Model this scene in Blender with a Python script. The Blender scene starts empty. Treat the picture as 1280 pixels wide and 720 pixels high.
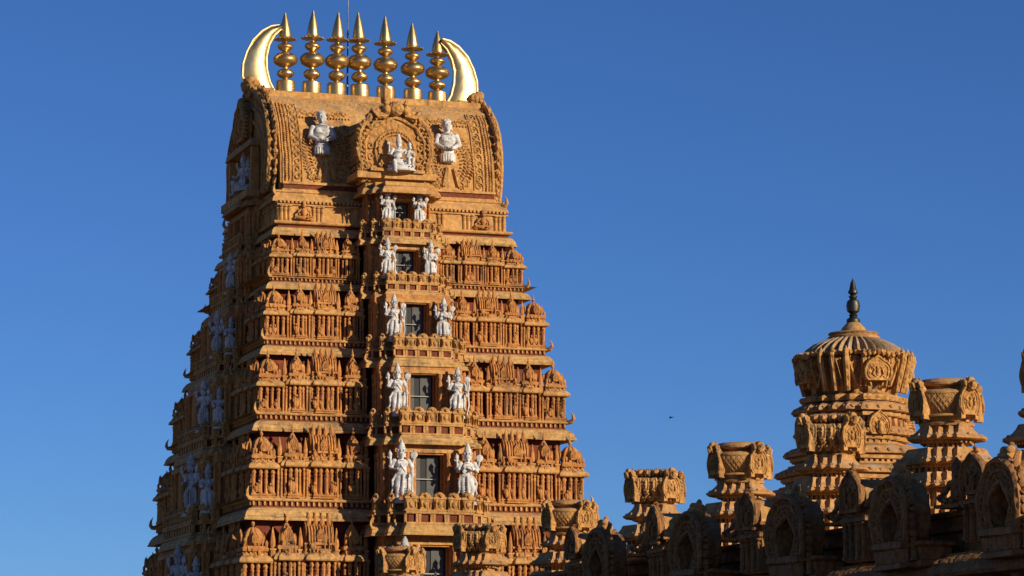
import bpy, bmesh, math, random
from mathutils import Vector, Matrix, noise
random.seed(7)
R = math.radians
sc = bpy.context.scene
col = sc.collection

# ------------------------------------------------------------------ camera (place scale: metres, eye 1.6 m above ground)
EYE = 1.6
F_PX = 3915.7                      # focal length in pixels of a 1280 px wide picture
PITCH = math.atan((917.9 - 360) / F_PX)
YAW = R(17.88)                     # the temple's grid is turned this much from the view
cam_d = bpy.data.cameras.new('camera')
cam = bpy.data.objects.new('camera', cam_d); col.objects.link(cam)
cam.location = (0, 0, EYE); cam.rotation_euler = (R(90) + PITCH, 0, 0)
cam_d.sensor_width = 36; cam_d.lens = 36 * F_PX / 1280
cam_d.clip_start = .5; cam_d.clip_end = 20000
sc.camera = cam
GU = Vector((math.cos(YAW), math.sin(YAW), 0)); GV = Vector((-math.sin(YAW), math.cos(YAW), 0))
TOWER = Vector((-7.262, 150, 0))

# ------------------------------------------------------------------ light
SUN_AZ = R(37)                     # right of the tower's front normal
SUN_EL = R(15)
sh = (-GV) * math.cos(SUN_AZ) + GU * math.sin(SUN_AZ)
sdir = Vector((sh.x * math.cos(SUN_EL), sh.y * math.cos(SUN_EL), math.sin(SUN_EL)))
sl = bpy.data.lights.new('sun', 'SUN'); sl.energy = 5.0; sl.angle = R(.5); sl.color = (1, .88, .70)
so = bpy.data.objects.new('sun', sl); col.objects.link(so)
so.rotation_euler = sdir.to_track_quat('Z', 'Y').to_euler(); so.location = (40, -40, 60)
w = bpy.data.worlds.new('World'); sc.world = w; w.use_nodes = True
nt = w.node_tree; bg = nt.nodes['Background']
sky = nt.nodes.new('ShaderNodeTexSky'); sky.sky_type = 'NISHITA'; sky.sun_disc = False
sky.sun_elevation = SUN_EL; sky.sun_rotation = math.atan2(sdir.x, sdir.y)
sky.altitude = 2500; sky.air_density = 1.0; sky.dust_density = 0.0; sky.ozone_density = 3.0
tint = nt.nodes.new('ShaderNodeMix'); tint.data_type = 'RGBA'; tint.blend_type = 'MULTIPLY'; tint.inputs[0].default_value = 1
tint.inputs[7].default_value = (.53, .83, 1.33, 1)           # clear dry winter air: deeper blue
nt.links.new(sky.outputs[0], tint.inputs[6]); nt.links.new(tint.outputs[2], bg.inputs[0]); bg.inputs[1].default_value = .067
sc.view_settings.view_transform = 'Standard'; sc.view_settings.look = 'None'
sc.view_settings.gamma = 1; sc.view_settings.use_curve_mapping = False
sc.view_settings.exposure = 0.12

# ------------------------------------------------------------------ materials
def new_mat(name):
    m = bpy.data.materials.new(name); m.use_nodes = True
    n = m.node_tree.nodes; l = m.node_tree.links
    return m, n, l, n['Principled BSDF']
def noise_node(n, l, src, scale, detail=5, rough=.6):
    t = n.new('ShaderNodeTexNoise'); t.inputs['Scale'].default_value = scale
    t.inputs['Detail'].default_value = detail; t.inputs['Roughness'].default_value = rough
    l.new(src, t.inputs['Vector']); return t.outputs['Fac']
def ramp(n, l, src, a, b, ca=(0,0,0,1), cb=(1,1,1,1)):
    r = n.new('ShaderNodeValToRGB'); r.color_ramp.elements[0].position = a; r.color_ramp.elements[1].position = b
    r.color_ramp.elements[0].color = ca; r.color_ramp.elements[1].color = cb
    l.new(src, r.inputs[0]); return r.outputs[0]
def mixc(n, l, f, a, b, mode='MIX'):
    m = n.new('ShaderNodeMix'); m.data_type = 'RGBA'; m.blend_type = mode
    if isinstance(f, float): m.inputs[0].default_value = f
    else: l.new(f, m.inputs[0])
    for i, c in ((6, a), (7, b)):
        if isinstance(c, tuple): m.inputs[i].default_value = c + (1,)
        else: l.new(c, m.inputs[i])
    return m.outputs[2]
def mul(n, l, a, b):
    m = n.new('ShaderNodeMath'); m.operation = 'MULTIPLY'
    l.new(a, m.inputs[0])
    if isinstance(b, float): m.inputs[1].default_value = b
    else: l.new(b, m.inputs[1])
    return m.outputs[0]
def stucco(name, c1, c2, streak=0., stain=(.085, .065, .045), stain_amt=.7, lichen=.35, lichen_col=(.30, .28, .23), carve=0., rough=.85, bump=1.):
    m, n, l, p = new_mat(name)
    g = n.new('ShaderNodeNewGeometry'); pos = g.outputs['Position']
    mp = n.new('ShaderNodeMapping'); mp.inputs['Scale'].default_value = (1, 1, .22); l.new(pos, mp.inputs[0])
    base = mixc(n, l, ramp(n, l, noise_node(n, l, pos, .55, 8, .7), .35, .65), c1, c2)
    fine = ramp(n, l, noise_node(n, l, pos, 5.5, 4), .3, .75, (.62, .58, .54, 1), (1.12, 1.12, 1.12, 1))
    base = mixc(n, l, 1.0, base, fine, 'MULTIPLY')
    st = mul(n, l, ramp(n, l, noise_node(n, l, mp.outputs[0], 1.7, 8, .75), .50, .67), stain_amt)
    base = mixc(n, l, st, base, stain)
    mr = n.new('ShaderNodeMapping'); mr.inputs['Scale'].default_value = (2.2, 2.2, .10); l.new(pos, mr.inputs[0])
    rain = mul(n, l, ramp(n, l, noise_node(n, l, mr.outputs[0], 1.3, 9, .8), .56, .66), ramp(n, l, noise_node(n, l, pos, .35, 4), .42, .6))
    base = mixc(n, l, mul(n, l, rain, stain_amt), base, (.06, .05, .04))
    if streak:
        m2 = n.new('ShaderNodeMapping'); m2.inputs['Scale'].default_value = (.5, .5, 7); l.new(pos, m2.inputs[0])
        st2 = mul(n, l, ramp(n, l, noise_node(n, l, m2.outputs[0], 1.6, 8, .75), .52, .66), streak)
        base = mixc(n, l, st2, base, (.075, .06, .045))
    sep = n.new('ShaderNodeSeparateXYZ'); l.new(g.outputs['True Normal'], sep.inputs[0])
    up = ramp(n, l, sep.outputs[2], .35, .8)
    li = mul(n, l, up, ramp(n, l, noise_node(n, l, pos, 2.3, 6, .7), .46, .62))
    base = mixc(n, l, mul(n, l, li, lichen), base, lichen_col)
    l.new(base, p.inputs['Base Color']); p.inputs['Roughness'].default_value = rough
    p.inputs['Specular IOR Level'].default_value = .15
    b = n.new('ShaderNodeBump'); b.inputs['Strength'].default_value = .55 * bump; b.inputs['Distance'].default_value = .05
    l.new(noise_node(n, l, pos, 7, 5, .65), b.inputs['Height'])
    out = b.outputs[0]
    if carve:
        v = n.new('ShaderNodeTexVoronoi'); v.inputs['Scale'].default_value = 5.5; l.new(pos, v.inputs['Vector'])
        b2 = n.new('ShaderNodeBump'); b2.inputs['Strength'].default_value = carve; b2.inputs['Distance'].default_value = .09; b2.invert = True
        l.new(v.outputs['Distance'], b2.inputs['Height']); l.new(out, b2.inputs['Normal']); out = b2.outputs[0]
    l.new(out, p.inputs['Normal'])
    return m
OC1, OC2 = (.66, .365, .125), (.54, .27, .08)
OCHRE = stucco('ochre_stucco', OC1, OC2)
CARVED = stucco('carved_ochre_stucco', (.63, .335, .108), (.49, .235, .065), carve=.8, lichen=.25)
ORANGE = stucco('orange_stucco', (.64, .295, .088), (.49, .195, .052), lichen=.2)
CORN = stucco('streaked_ochre_stucco', (.68, .40, .14), (.56, .31, .10), streak=.8, lichen=.3)
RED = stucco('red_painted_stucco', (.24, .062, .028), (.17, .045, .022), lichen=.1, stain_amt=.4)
GREYED = stucco('weathered_stucco', (.60, .31, .105), (.48, .24, .08), lichen=.6, lichen_col=(.33, .30, .24), stain_amt=.75)
ROOFGREY = stucco('lichen_covered_stucco', (.53, .31, .13), (.42, .27, .13), lichen=.65, lichen_col=(.38, .35, .30), stain_amt=.6)
SHADE_DARK = stucco('shade_darkened_stucco', (.42, .19, .062), (.29, .135, .046), stain=(.085, .06, .04), stain_amt=.7, lichen=.4, lichen_col=(.17, .13, .075), carve=.7)  # brown base darkened to carry the hall side's shade; stains and lichen on top
WHITE = stucco('white_plaster', (.76, .74, .70), (.60, .575, .53), stain=(.20, .185, .16), stain_amt=.75, lichen=.15, bump=.5)
def metal(name, c, c2, rough, met=1.):
    m, n, l, p = new_mat(name)
    g = n.new('ShaderNodeNewGeometry')
    f = ramp(n, l, noise_node(n, l, g.outputs['Position'], 1.7, 6, .7), .38, .68)
    l.new(mixc(n, l, f, c, c2), p.inputs['Base Color'])
    p.inputs['Metallic'].default_value = met
    rr = n.new('ShaderNodeMapRange'); l.new(f, rr.inputs[0]); rr.inputs[3].default_value = rough - .07; rr.inputs[4].default_value = rough + .13
    l.new(rr.outputs[0], p.inputs['Roughness'])
    b = n.new('ShaderNodeBump'); b.inputs['Strength'].default_value = .25; b.inputs['Distance'].default_value = .03
    l.new(noise_node(n, l, g.outputs['Position'], 4, 3), b.inputs['Height']); l.new(b.outputs[0], p.inputs['Normal'])
    return m
GOLD = metal('gilded_copper', (.72, .50, .22), (.42, .28, .11), .40)
GOLDLEAF = metal('bright_gold_plate', (.84, .64, .31), (.52, .36, .14), .42)
BRONZE = metal('green_bronze', (.10, .085, .06), (.05, .05, .04), .5)
IRON = metal('grey_iron', (.16, .16, .16), (.1, .1, .1), .5)
def plain(name, c, rough=.7):
    m, n, l, p = new_mat(name)
    g = n.new('ShaderNodeNewGeometry')
    f = ramp(n, l, noise_node(n, l, g.outputs['Position'], 3, 5), .3, .7)
    l.new(mixc(n, l, f, c, tuple(x * .7 for x in c)), p.inputs['Base Color']); p.inputs['Roughness'].default_value = rough
    return m
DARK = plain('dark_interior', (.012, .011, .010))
SHUTTER = plain('grey_shutter_wood', (.085, .085, .07))
PALEBAR = plain('pale_sill', (.42, .40, .34))
FEATHER = plain('dark_feathers', (.02, .02, .022))
GROUND = plain('dry_earth', (.28, .19, .10), .95)
STONE = stucco('grey_granite', (.30, .25, .19), (.22, .19, .15), lichen=.4)

# ------------------------------------------------------------------ mesh builder
def _ico(sub):
    bm = bmesh.new(); bmesh.ops.create_icosphere(bm, subdivisions=sub, radius=1)
    v = [tuple(x.co) for x in bm.verts]; bm.verts.index_update()
    f = [tuple(y.index for y in x.verts) for x in bm.faces]; bm.free(); return v, f
ICO = {1: _ico(1), 2: _ico(2)}
class MB:
    def __init__(s): s.v = []; s.f = []; s.m = []; s.T = Matrix.Identity(4)
    def add(s, vs, fs, mat=0):
        o = len(s.v)
        s.v += [tuple(s.T @ Vector(p)) for p in vs]
        s.f += [tuple(i + o for i in f) for f in fs]; s.m += [mat] * len(fs)
    def box(s, x0, x1, y0, y1, z0, z1, mat=0):
        s.add([(x0,y0,z0),(x1,y0,z0),(x1,y1,z0),(x0,y1,z0),(x0,y0,z1),(x1,y0,z1),(x1,y1,z1),(x0,y1,z1)],
              [(0,3,2,1),(4,5,6,7),(0,1,5,4),(1,2,6,5),(2,3,7,6),(3,0,4,7)], mat)
    def blob(s, c, r, mat=0, sub=1):
        if not hasattr(r, '__len__'): r = (r, r, r)
        v, f = ICO[sub]
        s.add([(c[0]+a*r[0], c[1]+b*r[1], c[2]+d*r[2]) for a, b, d in v], f, mat)
    def lathe(s, prof, n=16, c=(0,0,0), mat=0, ribs=0, amp=0., sx=1., sy=1.):
        vs = []; fs = []
        for r, z in prof:
            for i in range(n):
                a = 2*math.pi*i/n
                rr = r * (1 - amp + amp*abs(math.cos(a*ribs/2))*1.0) if ribs else r
                vs.append((c[0]+rr*math.cos(a)*sx, c[1]+rr*math.sin(a)*sy, c[2]+z))
        k = len(prof)
        for j in range(k-1):
            for i in range(n):
                fs.append((j*n+i, j*n+(i+1)%n, (j+1)*n+(i+1)%n, (j+1)*n+i))
        fs.append(tuple(range(n-1, -1, -1))); fs.append(tuple((k-1)*n+i for i in range(n)))
        s.add(vs, fs, mat)
    def sweep(s, poly, prof, mat=0, cap=True, mats=None):
        n = len(poly); k = len(prof); vs = []; fs = []
        for o, z in prof:
            vs += [(x, y, z) for x, y in offset(poly, o)]
        for j in range(k-1):
            ff = []
            for i in range(n):
                ff.append((j*n+i, j*n+(i+1)%n, (j+1)*n+(i+1)%n, (j+1)*n+i))
            if mats: s.add([], [], 0)
            fs.append(ff)
        o = len(s.v)
        s.v += [tuple(s.T @ Vector(p)) for p in vs]
        for j, ff in enumerate(fs):
            mm = mats[j] if mats else mat
            s.f += [tuple(i + o for i in f) for f in ff]; s.m += [mm]*len(ff)
        if cap:
            s.f.append(tuple(o + (k-1)*n + i for i in range(n))); s.m.append(mats[-1] if mats else mat)
            s.f.append(tuple(o + i for i in range(n-1, -1, -1))); s.m.append(mats[0] if mats else mat)
    def prism(s, pts, y0, y1, mat=0):            # outline in x,z extruded along y
        n = len(pts)
        vs = [(x, y0, z) for x, z in pts] + [(x, y1, z) for x, z in pts]
        fs = [tuple(range(n)), tuple(range(2*n-1, n-1, -1))]
        fs += [(i, n+i, n+(i+1)%n, (i+1)%n) for i in range(n)]
        s.add(vs, fs, mat)
    def tube(s, path, rad, n=6, mat=0, closed=False):
        path = [Vector(p) for p in path]; k = len(path)
        if not hasattr(rad, '__len__'): rad = [rad]*k
        vs = []; fs = []
        for i, p in enumerate(path):
            a = path[(i-1) % k] if (closed or i > 0) else p
            b = path[(i+1) % k] if (closed or i < k-1) else p
            t = (b-a).normalized() if (b-a).length > 1e-9 else Vector((0,0,1))
            up = Vector((0,1,0)) if abs(t.y) < .9 else Vector((1,0,0))
            x = t.cross(up).normalized(); y = t.cross(x)
            for j in range(n):
                q = p + (x*math.cos(2*math.pi*j/n) + y*math.sin(2*math.pi*j/n))*rad[i]
                vs.append(tuple(q))
        for i in range(k if closed else k-1):
            for j in range(n):
                fs.append((i*n+j, i*n+(j+1)%n, ((i+1)%k)*n+(j+1)%n, ((i+1)%k)*n+j))
        if not closed:
            fs.append(tuple(range(n-1,-1,-1))); fs.append(tuple((k-1)*n+j for j in range(n)))
        s.add(vs, fs, mat)
    def column(s, x, y, z0, z1, r, mat=0, n=8):
        h = z1-z0
        s.lathe([(r*1.45,0),(r*1.45,h*.05),(r*1.05,h*.09),(r,h*.5),(r*.95,h*.62),(r*1.3,h*.66),(r*.85,h*.71),(r*1.35,h*.8),(r*1.25,h*.84),(r*.8,h*.88),(r*1.55,h*.94),(r*1.55,h)],
                n, (x,y,z0), mat)
    def horn(s, p, d, h, mat=0):                 # upturned leaf at a cornice corner
        p = Vector(p); d = Vector(d).normalized()
        path = [p, p+d*h*.35+Vector((0,0,h*.05)), p+d*h*.55+Vector((0,0,h*.3)), p+d*h*.5+Vector((0,0,h*.65)), p+d*h*.3+Vector((0,0,h))]
        s.tube(path, [h*.2,h*.2,h*.17,h*.11,h*.02], 6, mat)
    def build(s, name, mats, parent=None, jit=0., smooth=38, jscale=2.):
        me = bpy.data.meshes.new(name)
        v = s.v
        if jit:
            v = [tuple(Vector(p) + noise.noise_vector(Vector(p)*jscale)*jit + noise.noise_vector(Vector(p)*jscale*3.3)*jit*.5) for p in v]
        me.from_pydata(v, [], s.f); me.polygons.foreach_set('material_index', s.m)
        for m in mats: me.materials.append(m)
        me.polygons.foreach_set('use_smooth', [True]*len(s.f))
        me.set_sharp_from_angle(angle=R(smooth)); me.update()
        o = bpy.data.objects.new(name, me); col.objects.link(o)
        if parent: o.parent = parent
        return o
def offset(poly, o):
    n = len(poly); out = []
    for i in range(n):
        ax, ay = poly[i-1]; bx, by = poly[i]; cx, cy = poly[(i+1)%n]
        e1 = Vector((bx-ax, by-ay)).normalized(); e2 = Vector((cx-bx, cy-by)).normalized()
        n1 = Vector((e1.y, -e1.x)); n2 = Vector((e2.y, -e2.x))
        d = 1 + n1.dot(n2)
        mt = (n1+n2)/max(d, .15)
        out.append((bx+mt.x*o, by+mt.y*o))
    return out
def rect(a, b): return [(-a, -b), (a, -b), (a, b), (-a, b)]
def stepped(ws, Ps, yb):
    L = [(-ws[0], yb)]
    for i in range(len(ws)):
        L.append((-ws[i], -Ps[i]))
        if i+1 < len(ws): L.append((-ws[i+1], -Ps[i]))
    return L + [(-x, y) for x, y in reversed(L)]
def star(us, vs):                                # us rising, vs falling: quarter steps, four-way symmetric outline, CCW
    q = []                                       # lower right quarter from (us0,-vs0) to the side
    for i in range(len(us)):
        q.append((us[i], -vs[i]))
        if i+1 < len(us): q.append((us[i], -vs[i+1]))
    q2 = [(x, -y) for x, y in reversed(q)]
    q3 = [(-x, -y) for x, y in q]
    q4 = [(-x, y) for x, y in reversed(q)]
    return q + q2 + q3 + q4
def horseshoe(R_, peak=.22, a0=-42, n=26, sx=1., sz=1.):
    pts = []
    for i in range(n+1):
        t = a0 + (180-2*a0)*i/n
        e = peak*R_*math.exp(-((t-90)/13)**2)
        pts.append(((R_*math.cos(R(t)))*sx, (R_*math.sin(R(t))+e)*sz))
    return pts                                   # right foot over the top to the left foot
def gable(mb, cx, cz, R_, y0, y1, mat=0, mat2=None, flames=True, sx=1., sz=1., inner=True, n=26):
    """horseshoe gable facing -y; y0 is the front plane"""
    pts = [(cx+x, cz+z) for x, z in horseshoe(R_, n=n, sx=sx, sz=sz)]
    mb.prism(pts[::-1], y0, y1, mat)
    d = R_*.09
    mb.tube([(x, y0, z) for x, z in pts], R_*.10, 6, mat)
    ins = [(cx+(x-cx)*.78, y0-d*.2, cz+(z-cz)*.78) for x, z in pts]
    mb.tube(ins, R_*.05, 5, mat)
    if inner:
        rg = random.Random(int(R_*1000)+int(cx*77)+n)
        mb.blob((cx, y0, cz-.02*R_), (R_*.2, d*1.6, R_*.3), mat, 2); mb.blob((cx, y0-d, cz+R_*.33), (R_*.11, d, R_*.13), mat)
        for q in (-1, 1):
            mb.tube([(cx+q*R_*.15*sx, y0, cz-R_*.45), (cx+q*R_*.42*sx, y0-d, cz-R_*.2), (cx+q*R_*.3*sx, y0-d, cz+R_*.1), (cx+q*R_*.5*sx, y0, cz+R_*.4)], R_*.075, 5, mat)
        for k in range(26):
            a = rg.uniform(-.7, 3.84); q = rg.uniform(.34, .72)
            mb.blob((cx+R_*q*math.cos(a)*sx, y0, cz+R_*q*math.sin(a)*sz), (R_*rg.uniform(.05,.11), d*rg.uniform(.7,1.5), R_*rg.uniform(.05,.11)), mat)
    if flames:
        for i in range(1, len(pts)-1):
            x, z = pts[i]
            v = Vector((x-cx, z-cz)).normalized()
            mb.blob((x+v.x*R_*.09, (y0+y1)/2*.4+y0*.6, z+v.y*R_*.09), (R_*.085, max(abs(y1-y0)*.3, .02), R_*.085), mat)
    mb.lathe([(R_*.08,0),(R_*.16,R_*.1),(R_*.06,R_*.2),(R_*.1,R_*.27),(.0,R_*.42)], 8, (cx, (y0+y1)/2, max(z for x, z in pts)), mat)

# ------------------------------------------------------------------ tagging and copying
def tag(o, label=None, cat=None, group=None, kind=None):
    if label: o['label'] = label
    if cat: o['category'] = cat
    if group: o['group'] = group
    if kind: o['kind'] = kind
    return o
def empty(name, loc, rz=0, label=None, cat=None, group=None):
    o = bpy.data.objects.new(name, None); o.empty_display_size = .5; col.objects.link(o)
    o.location = loc; o.rotation_euler = (0, 0, rz)
    return tag(o, label, cat, group)
def children(o): return [c for c in col.objects if c.parent == o]
def copy_tree(o, parent=None):
    c = o.copy(); col.objects.link(c); c.parent = parent
    for k in ('label', 'category', 'group'):
        pass
    for ch in children(o): copy_tree(ch, c)
    return c
def tower_pt(u, v, z): return TOWER + GU*u + GV*v + Vector((0, 0, z))

# ================================================================== GROUND
g = MB(); S = 9000
g.add([(-S,-S,0),(S,-S,0),(S,S,0),(-S,S,0)], [(0,1,2,3)])
tag(g.build('ground', [GROUND]), 'dry bare earth of the temple court', 'ground', kind='structure')

# ================================================================== THE TALL TOWER
# cornice edges: height above ground, half width, half depth
CZ = [22.78, 20.16, 16.92, 13.33, 9.32, 4.9]
CZ = [z + EYE for z in CZ]
CA = [5.95, 6.38, 7.0, 7.6, 8.15, 8.7]
CB = [6.05, 6.90, 8.42, 9.72, 10.78, 11.5]
tower = empty('temple_tower', TOWER, YAW, 'tall tapering ochre temple tower of stacked carved storeys under a vaulted roof', 'temple tower')
MATS = [OCHRE, RED, ORANGE, CARVED, GREYED, DARK, SHUTTER, PALEBAR, CORN]
O_, R_D, OR_, CV, GR = 0, 1, 2, 3, 4

def kapota(h, s, d=.7):      # profile of the rolled cornice, edge at (0,0)
    return [(-d*h, .14*s), (-.06*h, -.0*s), (-.0*h, .0*s), (.015*h, .05*s), (-.02*h, .10*s), (-.045*h, .12*s), (-.03*h, .15*s), (-.10*h, .30*s), (-.2*h, .43*s), (-.32*h, .50*s), (-.36*h, .51*s)]

# ---- miniature shrines (metre units of the storey with half width 7.6)
def roll_small(z, o=0., h=.32):
    return [(o-.06,z-.05),(o+.17,z-.03),(o+.20,z+.02),(o+.17,z+h*.4),(o+.06,z+h*.75),(o,z+h*.85),(o,z+h),(o-.06,z+h)]
def finial(mb, x, y, z, k, mat=OR_):
    mb.lathe([(.07*k,0),(.05*k,.05*k),(.12*k,.13*k),(.11*k,.2*k),(.05*k,.25*k),(.08*k,.29*k),(.05*k,.34*k),(0,.5*k)], 8, (x,y,z), mat)
def front_kudu(mb, x, y, z, r, mat=OR_):
    gable(mb, x, z, r, y, y+r*.7, mat, flames=False, n=12)
def make_kuta():
    mb = MB(); p = rect(.5, .5)
    mb.sweep(p, [(.03,0),(.09,.03),(.09,.08),(.02,.11),(.05,.15),(.05,.2)], OR_)
    mb.sweep(rect(.30,.30), [(0,.18),(0,1.42)], R_D)
    for sx in (-1,1):
        for t in (-.43,.43): mb.column(sx*.43, t, .2, 1.4, .085, OR_)
        for t in (-.12,.12): mb.column(sx*.47, t, .2, 1.4, .07, OR_); mb.column(t, sx*.47, .2, 1.4, .07, OR_)
    mb.sweep(p, roll_small(1.36), O_)
    mb.sweep(rect(.40,.40), [(0,1.55),(0,1.72),(.13,1.74),(.16,1.81),(.05,1.87)], OR_)
    mb.lathe([(.34,1.84),(.44,1.9),(.49,2.0),(.47,2.1),(.38,2.21),(.26,2.29),(.14,2.33)], 48, (0,0,0), OR_, 10, .22)
    finial(mb, 0, 0, 2.32, .7)
    for a in range(4):
        mb.T = Matrix.Rotation(a*math.pi/2, 4, 'Z')
        front_kudu(mb, 0, -.52, 2.03, .14); front_kudu(mb, 0, -.64, 1.5, .1)
        front_kudu(mb, .33, -.62, 1.48, .07); front_kudu(mb, -.33, -.62, 1.48, .07)
        mb.blob((.47,-.47,1.9),(.07,.07,.12),OR_)
        for k in range(5): mb.blob((-.4+.2*k,-.5,1.68),(.055,.04,.05),OR_)
    mb.T = Matrix.Identity(4)
    return mb
def make_panjara():
    mb = MB(); p = [(-.36,.3),(-.36,-.28),(-.2,-.28),(-.2,-.36),(.2,-.36),(.2,-.28),(.36,-.28),(.36,.3)]
    mb.sweep(p, [(.02,0),(.07,.03),(.07,.08),(.01,.11),(.04,.15),(.04,.2)], OR_)
    mb.sweep(rect(.2,.17), [(0,.18),(0,1.42)], R_D)
    for x, y, r in ((-.30,-.22,.055),(.30,-.22,.055),(-.12,-.31,.075),(.12,-.31,.075),(-.31,.1,.055),(.31,.1,.055)):
        mb.column(x, y, .2, 1.4, r, OR_)
    mb.sweep(p, roll_small(1.36), O_)
    mb.sweep(rect(.26,.26), [(0,1.55),(0,1.69),(.13,1.71),(.15,1.78),(.03,1.83)], OR_)
    mb.lathe([(.2,1.82),(.27,1.9),(.29,2.02),(.24,2.14),(.14,2.24),(.08,2.3)], 32, (0,-.05,0), OR_, 8, .2)
    gable(mb, 0, 2.0, .17, -.36, -.1, OR_, flames=False, n=16, sx=1.05)
    mb.blob((0,-.3,2.0),(.09,.08,.15),OR_)
    finial(mb, 0, -.1, 2.28, .62)
    front_kudu(mb, 0, -.52, 1.5, .1)
    for sx in (-1,1):
        mb.blob((sx*.3,-.28,1.92),(.06,.07,.16),OR_); mb.blob((sx*.31,-.3,1.7),(.05,.05,.06),OR_)
    return mb
def make_sala():
    mb = MB(); p = [(-.68,.3),(-.68,-.26),(-.4,-.26),(-.4,-.4),(.4,-.4),(.4,-.26),(.68,-.26),(.68,.3)]
    mb.sweep(p, [(.02,0),(.07,.03),(.07,.08),(.01,.11),(.04,.15),(.04,.2)], OR_)
    mb.sweep([(-.52,.3),(-.52,-.08),(-.25,-.08),(-.25,-.18),(.25,-.18),(.25,-.08),(.52,-.08),(.52,.3)], [(0,.18),(0,1.42)], R_D)
    for x, y in ((-.60,-.2),(.60,-.2),(-.34,-.34),(-.13,-.36),(.13,-.36),(.34,-.34),(-.6,.1),(.6,.1)):
        mb.column(x, y, .2, 1.4, .07, OR_)
    mb.sweep(p, roll_small(1.36), O_)
    q = [(-.5,.26),(-.5,-.2),(-.34,-.2),(-.34,-.3),(.34,-.3),(.34,-.2),(.5,-.2),(.5,.26)]
    mb.sweep(q, [(0,1.55),(0,1.66),(.09,1.68),(.1,1.73),(.0,1.75),(0,1.8),(.1,1.82),(.1,1.86),(.02,1.9)], OR_)
    n = 14
    pr = [(-.32+.0*i, 0) for i in range(0)]
    arc = [(.34*math.cos(R(180-180*i/10))*1.0, 1.88+.40*math.sin(R(180*i/10))) for i in range(11)]   # y,z
    vs = []; fs = []
    for ix in range(2):
        for y, z in arc: vs.append((-.46+.92*ix, y-.02, z))
    m = len(arc)
    fs = [(i, i+1, m+i+1, m+i) for i in range(m-1)] + [tuple(range(m-1,-1,-1)), tuple(range(m,2*m))]
    mb.add(vs, fs, OR_)
    for k in range(9):
        x = -.45+.9*k/8
        mb.tube([(x, y*1.06-.02, z) for y, z in arc], .036, 5, OR_)
    for x in (-.39,-.13,.13,.39):
        mb.lathe([(.10,0),(.08,.03),(.11,.1),(.07,.17),(.085,.22),(.04,.28),(0,.36)], 8, (x,-.04,2.24), OR_)
    gable(mb, 0, 2.0, .15, -.42, -.2, OR_, flames=False, n=14)
    front_kudu(mb, 0, -.56, 1.5, .1); front_kudu(mb, -.54, -.41, 1.5, .08); front_kudu(mb, .54, -.41, 1.5, .08)
    for sx in (-1,1):
        mb.T = Matrix.Translation((sx*.48,0,0)) @ Matrix.Rotation(sx*math.pi/2, 4, 'Z')
        gable(mb, 0, 2.02, .26, -.05, .04, OR_, flames=False, n=12)
        mb.T = Matrix.Identity(4)
    for k in range(8): mb.blob((-.52+.15*k,-.31 if abs(-.52+.15*k) > .36 else -.42,1.6),(.045,.04,.05),OR_)
    return mb
PROTO = {}; hash_of = {'kuta': 11, 'panjara': 37, 'sala': 71}
def mini(kind, parent, x, y, z, rz, sx, sz):
    var = (kind, random.randrange(4))
    if var not in PROTO:
        mb = {'kuta': make_kuta, 'panjara': make_panjara, 'sala': make_sala}[kind]()
        rg = random.Random(hash_of[kind]+var[1])       # each carved a little differently: small figures between pillars and on the roof
        fw = {'kuta': (.5, .56), 'panjara': (.3, .42), 'sala': (.62, .44)}[kind]
        for i in range(3 if kind != 'panjara' else 2):
            fx = rg.uniform(-fw[0], fw[0])*.9; hh = rg.uniform(.35, .7)
            mb.blob((fx, -fw[1]*.9, .25+hh*.35), (.085, .08, hh*.38), OR_, 2); mb.blob((fx+rg.uniform(-.02,.02), -fw[1]*.95, .28+hh*.82), (.055, .055, .07), OR_)
            mb.blob((fx-.08, -fw[1]*.92, .25+hh*.5), (.04, .05, .13), OR_); mb.blob((fx+.08, -fw[1]*.92, .25+hh*.5), (.04, .05, .13), OR_)
        for i in range(14):
            fx = rg.uniform(-fw[0], fw[0]); mb.blob((fx, -fw[1]*rg.uniform(.75, 1.0), rg.uniform(1.62, 2.0)), (rg.uniform(.04,.08), rg.uniform(.04,.08), rg.uniform(.06,.15)), OR_)
        mb.v = [(x, y, q*.9 if q < 1.66 else 1.494+(q-1.66)*1.5) for x, y, q in mb.v]
        o = mb.build('miniature_shrine', MATS, parent, jit=.012, jscale=4.)
        PROTO[var] = o
    else:
        o = PROTO[var].copy(); col.objects.link(o); o.parent = parent
    o.location = (x, y, z); o.rotation_euler = (0, 0, rz); o.scale = (sx, sx, sz)
    return o
def filler(mb, x, y, z, h, s):      # slim pilaster with a leaf shaped pinnacle; local to a facade frame (front -y)
    w = .1*h
    mb.box(x-w, x+w, y, y+.9*h, z, z+1.22*s, R_D)
    mb.column(x-w*.7, y-.02*h, z, z+1.22*s, .05*h, OR_, 6); mb.column(x+w*.7, y-.02*h, z, z+1.22*s, .05*h, OR_, 6)
    mb.box(x-w*1.5, x+w*1.5, y-.1*h, y+.4*h, z+1.22*s, z+1.32*s, O_)
    mb.box(x-w*.9, x+w*.9, y-.04*h, y+.4*h, z+1.32*s, z+1.60*s, OR_)
    mb.box(x-w*1.2, x+w*1.2, y-.07*h, y+.4*h, z+1.60*s, z+1.66*s, O_)
    mb.lathe([(.8*w,0),(1.15*w,.15*s),(1.05*w,.32*s),(.6*w,.55*s),(.15*w,.78*s)], 8, (x, y+.08*h, z+1.66*s), OR_, sy=.9)

def facade_T(side, A, B):
    # local frame: x across, front -y, y=0 on the cornice edge plane
    if side == 'front': return Matrix.Translation((0, -B, 0))
    return Matrix.Translation((-A, 0, 0)) @ Matrix.Rotation(-math.pi/2, 4, 'Z')

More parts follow.
